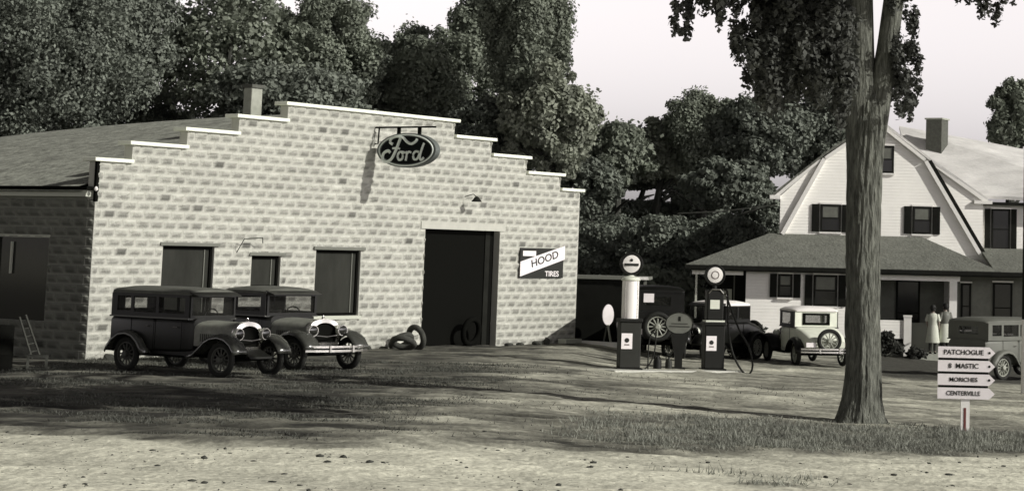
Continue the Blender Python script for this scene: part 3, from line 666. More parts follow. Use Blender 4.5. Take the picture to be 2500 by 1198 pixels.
# ------------------------------------------------------------------ pumps on their island
isl = MB().box(-2.75, 2.75, -.62, .62, -.2, .045).build('pump_island', 'mortar', None, bevel=.03); IX, IY = -2.65, 53.3
IZ = gz(IX, IY); isl.location = (IX, IY, IZ); IR = math.atan2(3.01, 1.89); isl.rotation_euler = (0, .035, IR); tag(isl, 'low pale concrete island under the two fuel pumps', 'island')
def isz(x, y): return gz(x, y) + .03
PZ = isz(-3.36, 52.3) + .03
def pump(loc, rz, label, style):
    p = empty('fuel_pump', loc, rz, label, 'fuel pump', 'fuel pumps on the island')
    MB().box(-.30, .30, -.24, .24, 0, .06).build('base', 'pumpdark', p)
    MB().box(-.25, .25, -.2, .2, .06, 1.12).build('cabinet', 'pumpdark' if style else 'pumpgreen', p, bevel=.02)
    MB().box(-.28, .28, -.23, .23, 1.12, 1.2).build('cabinet_top', 'pumpdark', p, bevel=.015)
    s_ = MB().box(-.22, .04, -.215, -.202, .50, .86).build('notice_plate', 'whitesign', p)
    MB().lathe([(.002, 0), (.055, 0), (.055, -.004), (.002, -.004)], (-.09, -.217, .70), 'Y', 16).build('notice_mark', 'ink', s_)
    MB().box(-.15, -.03, -.221, -.216, .585, .61).build('notice_line', 'inksoft', s_)
    if style == 0:
        MB().lathe([(.2, 1.2), (.2, 1.22), (.2, 2.06), (.2, 2.08)], seg=24).build('glass_cylinder', 'lamp', p, smooth=True)
        for k in range(4):
            a = pi / 4 + k * pi / 2; MB().tube([(.20 * cos(a), .20 * sin(a), 1.2), (.20 * cos(a), .20 * sin(a), 2.08)], .014, 6).build('tie_rod', 'nickel', p)
        MB().lathe([(.22, 2.08), (.23, 2.1), (.20, 2.15), (.08, 2.19), (.06, 2.24)], seg=20).build('cylinder_cap', 'enamel', p, smooth=True)
        gz0 = 2.47; gr = .28
    else:
        MB().box(-.21, .21, -.17, .17, 1.24, 1.98).build('meter_housing', 'pumpdark', p, bevel=.03)
        MB().box(-.24, .24, -.2, .2, 1.2, 1.24).build('collar', 'enamel', p)
        MB().box(-.14, .10, -.182, -.172, 1.52, 1.74).build('dial_plate', 'enamel', p)
        MB().tube([(-.19, -.18, 1.9), (-.1, -.19, 2.0), (.1, -.19, 2.0), (.19, -.18, 1.9)], .015, 6).build('lamp_trim', 'nickel', p)
        gz0 = 2.35; gr = .265
        MB().lathe([(.06, 1.98), (.05, 2.12)], seg=12).build('neck', 'pumpdark', p)
    g = MB().lathe([(.12, .07), (gr * .93, .075), (gr, .03), (gr, -.03), (gr * .93, -.075), (.12, -.07)], (0, 0, 0), 'Y', 28).build('globe', 'pumpdark', p, smooth=True); g.location = (0, 0, gz0)
    g.rotation_euler = (0, 0, .10 - rz)
    MB().lathe([(.001, -.105), (gr * .4, -.10), (gr * .72, -.085), (gr * .74, -.07)], (0, 0, 0), 'Y', 28).build('globe_face', 'lamp', g, smooth=True)
    if style == 0:
        MB().box(-.17, .17, -.113, -.1, -.045, .012).build('globe_band', 'ink', g)
        MB().lathe([(.002, 0), (.035, 0), (.035, -.004), (.002, -.004)], (0, -.108, .09), 'Y', 12).build('globe_emblem', 'ink', g)
    else: MB().torus((0, -.103, 0), .09, .012, 'Y', 20, 6, .4).build('globe_mark', 'inksoft', g)
    return p
pump((-3.40, 52.3, PZ - .04), .25, 'fuel pump with tall white glass cylinder and banded round globe', 0)
P2 = pump((-1.50, 55.2, isz(-1.45, 55.2) - .02), .25, 'dark fuel pump with plain white globe and long looped hose', 1)
hs = MB(); 
def cr_(pts, k=6):
    q = [Vector(p) for p in pts]; P = []
    for i in range(len(q) - 1):
        a = q[max(i - 1, 0)]; b = q[i]; c = q[i + 1]; d = q[min(i + 2, len(q) - 1)]
        for j in range(k):
            t = j / k; P.append(.5 * ((2 * b) + (-a + c) * t + (2 * a - 5 * b + 4 * c - d) * t * t + (-a + 3 * b - 3 * c + d) * t ** 3))
    return P + [q[-1]]
hs.tube(cr_([(.24, 0, 2.0), (.32, -.05, 1.9), (.33, -.12, 1.2), (.42, -.3, .5), (.62, -.5, .05), (.80, -.55, -.04), (.90, -.5, .18), (.82, -.4, .6), (.62, -.2, 1.0), (.45, -.08, 1.45), (.34, 0, 1.75)]), .026, 7).build('hose', 'rubber', P2, smooth=True)
MB().tube([(.34, 0, 1.72), (.30, 0, 1.86), (.25, 0, 1.9)], .02, 6).build('nozzle', 'nickel', P2)
# pedestal oval sign
pz = isz(-2.3, 54.2)
pd = empty('pedestal_sign', (-2.30, 54.0, pz), .1, 'dark round-oval sign on a stout pedestal standing between the pumps', 'sign')
mb = MB(); n = 32
mb.prism([(.345 * cos(2 * pi * k / n), 1.12 + .27 * sin(2 * pi * k / n)) for k in range(n)], -.03, .03).build('sign_disc', 'shade', pd)
MB().tube([(.335 * cos(2 * pi * k / n), -.032, 1.12 + .26 * sin(2 * pi * k / n)) for k in range(n + 1)], .012, 5).build('sign_rim', 'dark', pd)
MB().box(-.25, .25, -.036, -.031, 1.03, 1.05).box(-.2, .2, -.036, -.031, 1.10, 1.115).box(-.03, .03, -.036, -.031, 1.17, 1.28).build('sign_marks', 'dark', pd)
MB().loft([[(x * w, y * .09, z) for x, y in ((-1, -1), (1, -1), (1, 1), (-1, 1))] for z, w in ((0, .09), (.3, .09), (.55, .14), (.88, .20))]).build('post', 'pumpdark', pd)
MB().box(-.16, .16, -.14, .14, 0, .04).build('foot', 'pumpdark', pd)
def can(loc, r, h, label, mt):
    c = MB().lathe([(r, 0), (r, h * .6), (r * .9, h * .68), (r * .3, h * .86), (r * .25, h)], seg=18).build('oil_can', mt, None, smooth=True); c.location = loc
    MB().tube([(-r * .7, 0, h * .65), (-r * .8, 0, h * 1.02), (r * .2, 0, h * 1.08), (r * .3, 0, h * .9)], .012, 5).build('handle', 'black', c)
    return tag(c, label, 'can', 'oil cans on the pump island')
can((-2.78, 53.5, isz(-2.78, 53.5)), .10, .34, 'dark rounded oil can nearer the white-cylinder pump', 'pumpdark')
can((-2.52, 53.75, isz(-2.52, 53.75)), .085, .30, 'pale oil can nearer the pedestal sign', 'pumpgreen')
ah = MB().tube(cr_([(0, 0, 0), (.0, 0, .55), (.06, 0, .85), (.16, .02, .8), (.14, 0, .4), (.05, 0, .16), (-.06, -.05, .03), (-.16, -.1, .02)]), .018, 6).build('air_hose', 'rubber', None, smooth=True); ah.location = (-2.98, 53.1, isz(-2.98, 53.1)); tag(ah, 'thin dark air hose looped beside the white-cylinder pump', 'hose')

# cars beyond the pumps
ya = 61.3; xa = -3.25
carA = car('sedan_car', 'tall dark sedan seen from behind past the white-cylinder pump, pale-rimmed spare', (xa - .02, ya, gz(xa, ya)), R(97), 'sedan', 'body', 'body', group='cars parked beyond the pumps', rim='rim', scale=1.08, lights=False, bumper=False)
MB().box(-.634, -.622, .10, .36, 1.42, 1.64).build('window_light_patch', 'whitesign', carA)  # white patch painting the light seen through the rear window
car('coupe_car', 'dark coupe with pale canvas roof parked behind the second pump', (-1.05, 65.6, gz(-1.05, 65.6)), R(238), 'open', 'body', 'whitecanvas', group='cars parked beyond the pumps', rim='rim', scale=.92, bumper=False)
# light coupe
cw = car('coupe_car', 'pale coupe, cabin sides blackened for its shadow side, with bright white top and rear spare wheel, parked left of the elm trunk', (1.30, 62.9, gz(1.3, 62.9)), R(107), 'coupe', 'tan', 'whitecanvas', cabm='body', fend='body', group='cars parked by the house', rim='rim', scale=(.97, .97, .90), bumper='both', hoodm='body')  # black cabin sides stand for the shadow side of the white body
car('sedan_car', 'grey sedan parked by the porch steps behind the arrow signpost', (5.66, 60.6, gz(5.7, 60.6)), R(48), 'sedan', 'grey', 'grey', group='cars parked by the house', rim='rim', scale=(1, 1, .91), bumper=False, spare=False, lights=False)

# shed and white oval stand
shd = empty('shed', (-5.35, 64.6, gz(-5.3, 64.6)), .0, 'small flat-roofed dark shed at the right corner of the garage', 'shed')
MB().box(-.9, 1.05, .0, 2.2, -.3, 1.83).build('wall', 'darkblock', shd)
MB().box(-.95, 1.65, -.1, 2.3, 1.83, 1.92).build('roof', 'frame', shd)
MB().box(1.02, 1.66, -.13, -.101, 1.84, 1.925).build('roof_trim', 'white', shd)
MB().box(1.52, 1.6, .02, .1, -.3, 1.83).build('post', 'frame', shd); MB().box(1.05, 1.09, -.04, -.002, -.3, 1.83).build('corner_board', 'pale', shd)
MB().box(1.09, 1.6, 1.2, 1.25, -.3, .55).build('side_board', 'dark', shd)
cb = MB().box(-1.6, 1.1, -.08, .08, -.05, .11).build('kerb_timber', 'white', None, bevel=.01); cb.location = (-5.15, 63.75, gz(-5, 63.75) - .0); cb.rotation_euler = (0, .035, .04); tag(cb, 'long white timber lying on the ground in front of the dark shed', 'timber')
os_ = empty('oval_stand', (-4.80, 64.15, gz(-4.8, 64.15)), .55, 'white upright oval board on a small splayed stand before the dark shed', 'sign')
MB().prism([(.18 * cos(2 * pi * k / 28), .88 + .30 * sin(2 * pi * k / 28)) for k in range(28)], -.02, .02).build('oval_board', 'whitesign', os_)
MB().tube([(0, .03, .6), (-.08, .1, 0)], .025, 6).build('leg', 'frame', os_); MB().tube([(0, -.02, .6), (.08, -.12, 0)], .035, 6).build('leg', 'pale', os_)

# ------------------------------------------------------------------ house
HY = 79.0; hz = -.62
hs_ = empty('house', (0, HY, 0), 0, 'white clapboard house with gambrel gable, dark shutters and grey hipped porch roof', 'house')
gable = [(.12, 2.6), (.12, 4.72), (1.70, 6.16), (3.55, 7.47), (5.30, 6.16), (7.38, 4.72), (7.38, 2.6)]
MB().prism(gable, 0, .2).build('front_gable_wall', 'clap', hs_)
MB().prism([(.12, -1.2), (7.38, -1.2), (7.38, 2.6), (.12, 2.6)], 0.002, .2).build('lower_wall', 'clap', hs_)
MB().box(.12, .32, .2, 9, -1.2, 4.7).box(7.18, 7.38, .2, 3.0, 2.4, 4.7).build('side_wall', 'clap', hs_)
def slab(pts, th, name, mt, parent, off=(0, 0, -1)):
    n = len(pts); o = Vector(off) * th; MB().add([Vector(p) for p in pts] + [Vector(p) + o for p in pts], [tuple(range(n)), tuple(range(2 * n - 1, n - 1, -1))] + [(i, i + n, (i + 1) % n + n, (i + 1) % n) for i in range(n)]).build(name, mt, parent)
yf = -.09
slab([(3.55, yf, 7.60), (5.36, yf, 6.27), (5.36, 9, 6.27), (3.55, 9, 7.60)], .1, 'roof', 'paleroof', hs_)
slab([(3.55, yf, 7.60), (3.55, 9, 7.60), (1.62, 9, 6.27), (1.62, yf, 6.27)], .1, 'roof', 'shingle', hs_)
slab([(5.36, yf, 6.26), (7.55, yf + .02, 4.80), (7.55, 9, 4.80), (5.36, 9, 6.26)], .1, 'dormer_roof', 'paleroof', hs_)
slab([(1.62, yf, 6.26), (1.62, 9, 6.26), (-.16, 9, 4.80), (-.16, yf + .02, 4.80)], .1, 'dormer_roof', 'shingle', hs_)
def board(p, q, w, y0, y1, name, mt, parent=hs_):
    p, q = Vector(p), Vector(q); d = (q - p).normalized(); nrm = Vector((-d.y, d.x)) * w / 2
    poly = [tuple(p + nrm), tuple(q + nrm), tuple(q - nrm), tuple(p - nrm)]; return MB().prism(poly, y0, y1).build(name, mt, parent)
board((1.70, 6.10), (3.55, 7.42), .12, -.12, -.05, 'rake_board', 'white'); board((3.55, 7.42), (5.28, 6.12), .12, -.122, -.052, 'rake_board', 'white')
board((1.66, 6.08), (.22, 3.36), .14, -.12, -.01, 'rake_board', 'white'); board((5.30, 6.08), (7.58, 2.34), .13, -.121, -.01, 'rake_board', 'white')
board((5.45, 6.10), (7.72, 2.38), .12, -.11, .05, 'gambrel_edge', 'dark')
board((1.52, 6.06), (-.08, 4.66), .12, -.08, -.01, 'rake_board', 'white'); board((5.50, 6.04), (7.50, 4.68), .12, -.08, -.01, 'rake_board', 'white')
MB().box(-.26, .12, -.15, .4, 4.60, 4.74).build('cornice_return', 'white', hs_); MB().box(7.05, 7.70, -.12, .4, 4.60, 4.72).build('cornice_return', 'white', hs_)
# rear cross wing on the right
MB().box(7.38, 12, .45, .65, 2.0, 4.68).build('wing_wall', 'clap', hs_)
slab([(5.0, .9, 5.0), (12.5, .05, 4.80), (12.5, 5.0, 6.3), (8.5, 5.0, 7.0), (4.6, 5.0, 7.62)], .12, 'wing_roof', 'paleroof', hs_)
MB().box(7.3, 12.3, .0, .44, 4.58, 4.68).build('wing_cornice', 'dark', hs_)
slab([(7.62, -2.9, 2.14), (12, -2.9, 2.14), (12, .44, 3.05), (7.3, .44, 3.05)], .12, 'wing_porch_roof', 'shingle', hs_)
chm = MB().box(-.32, .32, -.32, .32, 6.2, 7.74).build('chimney', 'brick', hs_, bevel=.01); chm.location = (5.95, 3.6, .05); chm.rotation_euler = (0, 0, R(-27))
MB().box(-.36, .36, -.36, .36, 7.74, 7.80).build('chimney_cap', 'stucco', chm)
def hwin(x0, x1, z0, z1, sh=.0, y=0, mt='dglass', shl=True, shr=True, name='window'):
    f = MB(); w = .07
    f.box(x0, x0 + w, y - .05, y - .002, z0, z1).box(x1 - w, x1, y - .05, y - .002, z0, z1).box(x0 + w, x1 - w, y - .05, y - .002, z1 - w, z1).box(x0 + w, x1 - w, y - .05, y - .002, z0, z0 + w)
    zm = (z0 + z1) / 2; f.box(x0 + w, x1 - w, y - .045, y - .002, zm - .02, zm + .02)
    o = f.build(name, 'dark', hs_)
    MB().box(x0 + w, x1 - w, y - .02, y - .003, z0 + w, z1 - w).build('pane', mt, o)
    MB().box(x0 - .03, x1 + .03, y - .07, y - .002, z0 - .06, z0 - .002).build('sill', 'white', o)
    MB().box(x0 - .03, x1 + .03, y - .06, y - .002, z1 + .002, z1 + .06).build('head_trim', 'white', o)
    if z1 - z0 < 1.3 and mt == 'dglass': MB().box(x0 + w + .02, x1 - w - .02, y - .03, y - .021, zm + .03, z1 - w - .01).build('blind', 'shade', o)
    for s, ok in ((-1, shl), (1, shr)):
        if sh and ok:
            a = x0 - .035 - sh if s < 0 else x1 + .035; q = MB().box(a, a + sh, y - .045, y - .002, z0, z1)
            for k in range(9): zz = z0 + .06 + k * (z1 - z0 - .12) / 9; q.box(a + .04, a + sh - .04, y - .055, y - .0455, zz, zz + .03)
            q.build('shutter', 'dark', o)
    return o
hwin(1.56, 2.30, 3.48, 4.46, .27); hwin(4.86, 5.54, 3.48, 4.46, .27); hwin(3.62, 4.16, 5.62, 6.60, .0)
hwin(7.72, 8.40, 3.0, 4.45, .2, y=.45)
# porch
MB().box(-1.0, 3.55, -2.9, -2.7, -1.2, 2.1).build('enclosed_porch_wall', 'clap', hs_)
MB().box(-.999, -.8, -2.7, 0, -1.2, 2.1).build('enclosed_porch_side', 'clap', hs_)
hwin(.10, .60, 1.18, 1.98, .24, y=-2.9); hwin(1.32, 2.14, .92, 1.98, .26, y=-2.9)
slab([(-3.05, -3.45, 2.24), (7.7, -3.45, 2.24), (5.2, -.0, 3.38), (-.25, -.0, 3.38)], .1, 'porch_roof', 'shingle', hs_)
slab([(-3.05, -3.45, 2.24), (-.25, 0, 3.38), (-.25, 2.5, 3.38), (-3.05, 2.5, 2.24)], .1, 'porch_roof', 'shingle', hs_)
slab([(7.7, -3.45, 2.24), (7.7, .4, 2.24), (5.2, 0, 3.38)], .1, 'porch_roof', 'shingle', hs_)
MB().box(-3.08, 8.6, -3.48, -3.40, 2.08, 2.22).build('porch_eave', 'dark', hs_)
MB().box(-2.9, 8.6, -3.38, -2.95, 2.04, 2.12).build('porch_soffit', 'dark', hs_); MB().box(-2.85, -1.1, -2.95, -2.87, 1.9, 2.035).build('porch_beam', 'white', hs_)
MB().box(3.56, 6.35, -2.95, -2.8, 1.86, 2.035).build('porch_beam', 'white', hs_)
for x, w, mt in [(-2.7, .07, 'pale'), (6.12, .26, 'white')]: MB().box(x - w / 2, x + w / 2, -2.96, -2.96 + w, -1.2, 1.86 if x > 0 else 1.9).build('porch_post', mt, hs_)
# left open porch: dark wall with windows
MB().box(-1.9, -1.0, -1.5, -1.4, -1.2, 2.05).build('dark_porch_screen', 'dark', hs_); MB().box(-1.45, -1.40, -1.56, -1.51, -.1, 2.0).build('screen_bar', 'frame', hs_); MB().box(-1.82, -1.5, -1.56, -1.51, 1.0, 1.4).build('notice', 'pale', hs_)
# open porch on the right of the trunk
MB().box(3.55, 6.0, -.3, -.02, -1.2, 2.2).build('porch_back_wall', 'shade', hs_)  # back wall coloured grey to carry the shade under the porch roof
hwin(4.30, 5.15, -.45, 1.85, 0, y=-.3, name='porch_door')
rl = MB().box(3.56, 4.62, -2.95, -2.87, -.12, .50).build('railing', 'clap', hs_); MB().box(4.44, 4.70, -3.0, -2.8, -.7, .62).build('railing_post', 'white', rl); MB().box(4.42, 4.72, -3.02, -2.78, .62, .68).build('railing_cap', 'white', rl)
MB().box(4.72, 5.7, -2.4, -2.3, -.6, .42).build('porch_panel', 'frame', hs_)
MB().box(3.56, 7.4, -2.86, -.3, -.75, -.60).build('porch_floor', 'frame', hs_)
MB().box(6.26, 12, -1.5, -1.3, -1.2, 2.1).build('right_wall', 'shade', hs_)  # wall coloured grey, porch shade put into its colour
hwin(6.50, 6.86, .2, 1.8, 0, y=-1.5); hwin(7.62, 8.30, .1, 1.85, 0, y=-1.5)
st_ = MB().box(4.75, 6.3, -4.6, -2.97, -1.1, -.56).build('porch_step', 'concrete', hs_)
# wire from the wood to the house
wr = MB().tube([tuple(px(1655, 521, 86)), tuple(px(1760, 516, 83)), tuple(px(1895, 500, 79))], .02, 5).build('wire', 'wire', None); tag(wr, 'thin pale wire running from the wood to the left corner of the house', 'wire')

# ------------------------------------------------------------------ women
def person(loc, rz, label, dressm, topm, hat=None, h=1.62, arm=0):
    root = empty('person', loc, rz, label, 'person', 'people by the porch'); k = h / 1.65
    J = {'pel': (0, 0, .88), 'sp': (.0, 0, 1.05), 'ch': (.01, 0, 1.22), 'nk': (.0, 0, 1.37), 'n2': (.015, 0, 1.43), 'hd': (.02, 0, 1.50), 'ht': (.01, 0, 1.60)}
    E = [('pel', 'sp'), ('sp', 'ch'), ('ch', 'nk'), ('nk', 'n2'), ('n2', 'hd'), ('hd', 'ht')]
    RD = {'pel': .13, 'sp': .11, 'ch': .125, 'nk': .06, 'n2': .048, 'hd': .085, 'ht': .07}
    for s in (-1, 1):
        t = 'l' if s > 0 else 'r'
        J.update({t + 'sh': (0, s * .16, 1.32), t + 'el': (-.02, s * .22, 1.08), t + 'wr': (.10 + arm * .1, s * .20, .90 + arm * .12), t + 'ha': (.15 + arm * .12, s * .18, .85 + arm * .16),
                  t + 'hp': (0, s * .09, .84), t + 'kn': (.02, s * .085, .46), t + 'an': (-.02, s * .08, .09), t + 'fo': (.07, s * .085, .035), t + 'to': (.14, s * .09, .03)})
        E += [('ch', t + 'sh'), (t + 'sh', t + 'el'), (t + 'el', t + 'wr'), (t + 'wr', t + 'ha'), ('pel', t + 'hp'), (t + 'hp', t + 'kn'), (t + 'kn', t + 'an'), (t + 'an', t + 'fo'), (t + 'fo', t + 'to')]
        RD.update({t + 'sh': .055, t + 'el': .04, t + 'wr': .027, t + 'ha': .03, t + 'hp': .09, t + 'kn': .055, t + 'an': .036, t + 'fo': .036, t + 'to': .025})
        for q, (dx, dy, dz) in enumerate([(.055, -.02, -.045), (.065, -.006, -.05), (.065, .008, -.048), (.055, .02, -.04), (.02, -s * .035, -.01)]):
            f = f'{t}f{q}'; b0 = J[t + 'ha']; J[f] = (b0[0] + dx, b0[1] + dy, b0[2] + dz); E.append((t + 'ha', f)); RD[f] = .008
    names = list(J); me = bpy.data.meshes.new('person'); me.from_pydata([J[n] for n in names], [(names.index(a), names.index(b)) for a, b in E], [])
    o = bpy.data.objects.new('body', me); COL.objects.link(o); o.parent = root; o.scale = (k,) * 3
    sk = o.modifiers.new('skin', 'SKIN'); o.modifiers.new('sub', 'SUBSURF').levels = 1; o.modifiers['sub'].render_levels = 1
    for i, n in enumerate(names): me.skin_vertices[0].data[i].radius = (RD[n], RD[n])
    me.skin_vertices[0].data[0].use_root = True; me.materials.append(MT['skin'])
    dg = bpy.context.evaluated_depsgraph_get()
    m2 = bpy.data.meshes.new_from_object(o.evaluated_get(dg)); o.modifiers.clear(); o.data = m2
    for p in m2.polygons: p.use_smooth = True
    def ell(z, a, b, n=20, x=0): return [(x + a * cos(2 * pi * i / n), b * sin(2 * pi * i / n), z) for i in range(n)]
    d = MB().loft([ell(.38, .20, .24), ell(.40, .205, .245), ell(.65, .18, .21), ell(.88, .155, .185), ell(1.02, .125, .15), ell(1.0, .13, .155)], cap=False).build('skirt', dressm, root, smooth=True); d.scale = (k,) * 3
    d = MB().loft([ell(.98, .135, .16), ell(1.1, .135, .165), ell(1.22, .15, .185), ell(1.32, .125, .18), ell(1.385, .07, .085)], cap=False).build('blouse', topm, root, smooth=True); d.scale = (k,) * 3
    for s in (-1, 1):
        q = MB().tube([(0, s * .15, 1.33), (-.005, s * .2, 1.2), (-.02, s * .225, 1.1)], [.07, .062, .06], 10, cap=False).build('sleeve', topm, root, smooth=True); q.scale = (k,) * 3
        q = MB().tube([(0, s * .09, .5), (.02, s * .085, .44), (-.01, s * .083, .2), (-.02, s * .08, .1)], [.066, .062, .055, .043], 10).build('stocking', 'stocking', root, smooth=True); q.scale = (k,) * 3
        q = MB().loft([[(x, s * .085 + w * c, z0 + hh * sn) for c, sn in [(cos(2 * pi * i / 10), abs(sin(2 * pi * i / 10))) for i in range(10)]] for x, w, z0, hh in ((-.07, .03, 0, .07), (0, .045, 0, .08), (.09, .045, 0, .06), (.18, .02, 0, .03))]).build('shoe', 'black', root, smooth=True); q.scale = (k,) * 3
    # head details
    hd = MB().lathe([(.02, -.10), (.06, -.075), (.088, -.02), (.095, .04), (.085, .09), (.05, .125), (.01, .135)], (0, 0, 0), seg=18).build('head', 'skin', root, smooth=True)
    hd.location = (.02 * k, 0, 1.50 * k); hd.scale = (k, .86 * k, k)
    MB().add([(.085, 0, .03), (.085, .014, -.012), (.085, -.014, -.012), (.112, 0, -.008)], [(0, 1, 3), (0, 3, 2), (1, 2, 3), (0, 2, 1)]).build('nose', 'skin', hd)
    for s in (-1, 1):
        e1 = MB().lathe([(.001, .0), (.01, .002), (.012, .006)], (.083, s * .033, .022), 'X', 10).build('eye', 'hair', hd)
        MB().lathe([(.005, -.01), (.02, 0), (.022, .008), (.01, .012)], (-.0, s * .094, .005), 'Y', 10).build('ear', 'skin', hd)
    MB().box(.078, .090, -.022, .022, -.048, -.040).build('mouth', 'red', hd)
    hr = MB().lathe([(.088, -.06), (.10, -.02), (.108, .04), (.095, .10), (.055, .138), (.01, .145)], (-.022, 0, .006), seg=18).build('hair', 'hair', hd, smooth=True)
    if hat: MB().lathe([(.13, .05), (.135, .06), (.11, .075), (.105, .12), (.07, .165), (.01, .17)], (-.015, 0, 0), seg=20).build('hat', hat, hd, smooth=True)
    return root
person((5.36, 75.0, -.56), R(75), 'woman in pale dress and dark hat standing left beside the porch post', 'dress', 'dress', 'hair', 1.62, 0)
person((5.80, 75.2, -.56), R(120), 'bareheaded dark-haired woman in pale skirt and grey top standing right', 'dress', 'grey', None, 1.70, 1)

# ------------------------------------------------------------------ arrow signpost
SX, SY = 3.30, 38.15; sz_ = gz(SX, SY)
sp_ = empty('arrow_signpost', (SX, SY, sz_), 0, 'white signpost with four stacked arrow boards pointing right', 'signpost')
MB().box(-.075, .075, -.02, .06, -.3, .56).build('post', 'white', sp_); MB().box(-.025, .015, -.026, -.021, -.0, .42).build('red_stripe', 'red', sp_)
MB().box(-.465, .385, .0, .03, .575, 1.44).build('backing_board', 'dark', sp_)
for k, (txt, z, fs) in enumerate([('PATCHOGUE', 1.352, .115), ('8  MASTIC', 1.122, .115), ('MORICHES', .892, .10), ('CENTERVILLE', .662, .105)]):
    x0, xt, xe = -.48, .40, .50; hh = .094
    b_ = MB().prism([(x0, z - hh), (xt, z - hh), (xe, z), (xt, z + hh), (x0, z + hh)], -.045, -.022).build('arrow_board', 'whitesign', sp_, label='white arrow board reading ' + txt.replace('8  ', ''))
    font('lettering', txt, fs, 'ink', b_, (-.04, -.048, z), (pi / 2, 0, 0), sx=1.0 if k != 3 else .92)
    if k < 3: MB().lathe([(.002, 0), (.022, 0), (.022, -.004), (.002, -.004)], (.40, -.047, z), 'Y', 12).build('bolt', 'ink', b_)

# right edge pole
po = empty('utility_pole', (5.98, 52.6, gz(6, 52.6)), 0, 'tall dark pole with white painted foot at the right edge', 'pole')
MB().lathe([(.115, 1.75), (.10, 7)], seg=14).build('shaft', 'dark', po, smooth=True); MB().lathe([(.125, -.3), (.118, 1.748)], seg=14).build('painted_foot', 'white', po, smooth=True)

# ------------------------------------------------------------------ elm
EX, EY = 1.52, 38.6; ez = gz(EX, EY)
elm = empty('elm_tree', (EX, EY, ez), 0, 'big foreground elm with forked rough-barked trunk between signpost and pale coupe', 'tree')
def trunk_ring(cx, cy, z, r, seed=0, flare=0, n=40):
    ring = []
    for k in range(n):
        a = 2 * pi * k / n
        q = 1 + flare * (.55 * max(0, cos(3 * a + .6)) ** 2 + .35 * max(0, cos(5 * a + 2)) ** 2) + .035 * sin(9 * a + z * 1.3) + .03 * sin(17 * a - z * 2.1) + .03 * sin(4 * a + z)
        ring.append((cx + r * q * cos(a), cy + r * q * sin(a), z))
    return ring
T0 = -ez
KT = np.array([(.0, -.35, .50, .45), (.0, .0, .44, .35), (.01, .18, .39, .22), (.03, .45, .345, .1), (.04, .8, .318, .04), (.04, 1.3, .30, 0), (.02, 2.0, .30, 0), (.0, 2.8, .305, 0), (.0, 3.6, .315, 0), (.0, 4.4, .335, 0), (.03, 5.0, .35, 0), (.05, 5.45, .33, 0), (.06, 5.7, .22, 0), (.07, 5.85, .08, 0)])
zz_ = np.arange(-.35, 5.86, .055); nA = 120; aa = np.arange(nA) * 2 * pi / nA; rings = []
A_, Z_ = np.meshgrid(aa, zz_)
fur = np.abs(vnoise(A_ * 6.2 + np.sin(Z_ * .9) * .5, Z_ * 1.6, 301) - .5) * 2; fur2 = np.abs(vnoise(A_ * 11 + Z_ * .2, Z_ * 3.3, 302) - .5) * 2
bur = np.clip(vnoise(A_ * 1.6, Z_ * 1.3, 303) - .68, 0, 1) * .35
q_ = 1 - .095 * (1 - fur) ** 3 - .05 * (1 - fur2) ** 3 + bur + .03 * np.sin(4 * A_ + Z_)
for r_i, z in enumerate(zz_):
    cx, rr_, fl = (np.interp(z, KT[:, 1], KT[:, k_]) for k_ in (0, 2, 3))
    rad_ = rr_ * (q_[r_i] + fl * (.6 * np.clip(np.cos(3 * aa + .6), 0, 1) ** 2 + .4 * np.clip(np.cos(5 * aa + 2), 0, 1) ** 2))
    rings.append([(cx + rad_[k_] * cos(aa[k_]), rad_[k_] * sin(aa[k_]), z) for k_ in range(nA)])
mb = MB(); mb.loft(rings)
tr = mb.build('trunk', 'bark', elm, smooth=False)
for p in tr.data.polygons: p.use_smooth = True
mb = MB(); mb.loft([trunk_ring(*a, n=28) for a in [(-.02, 0, 4.3, .29), (-.06, 0, 5.1, .285), (-.10, 0, 5.7, .27), (-.12, .02, 6.5, .25), (-.15, .05, 7.5, .235), (-.3, .2, 9, .22), (-.8, .4, 11, .15), (-1.3, .6, 13.5, .07)]]); mb.build('limb', 'bark', elm, smooth=True)
mb = MB(); mb.loft([trunk_ring(*a, n=28) for a in [(.03, 0, 4.3, .26), (.13, 0, 5.1, .25), (.25, 0, 5.75, .21), (.36, 0, 6.5, .19), (.46, 0, 7.4, .175), (.8, -.1, 9, .15), (1.3, -.2, 11, .10), (1.8, -.4, 13.5, .05)]]); mb.build('limb', 'bark', elm, smooth=True)
rs = random.Random(8)
for k in range(9):
    a = rs.uniform(0, 2 * pi); h = rs.uniform(7.9, 10.5); L_ = rs.uniform(3, 5)
    a = a if k < 4 else -pi / 2 + rs.uniform(-.45, .45); L_ = L_ if k < 4 else L_ + 2.5
    MB().tube(cr_([(0, 0, h), (cos(a) * L_ * .4, sin(a) * L_ * .4, h + 1.2), (cos(a) * L_ * .8, sin(a) * L_ * .8, h + .8), (cos(a) * L_, sin(a) * L_, h - .4)], 4), [.12 - .1 * i / 12 for i in range(13)], 6).build('branch', 'bark', elm, smooth=True)
cl = crown_clumps((-.6, -6.6, 8.7), (3.9, 3.9, 1.5), 46, 77, (.13, .22), .2)  # unseen crown above the frame, flattened and shifted to steer its shade
cur = []
rs2 = np.random.RandomState(12)
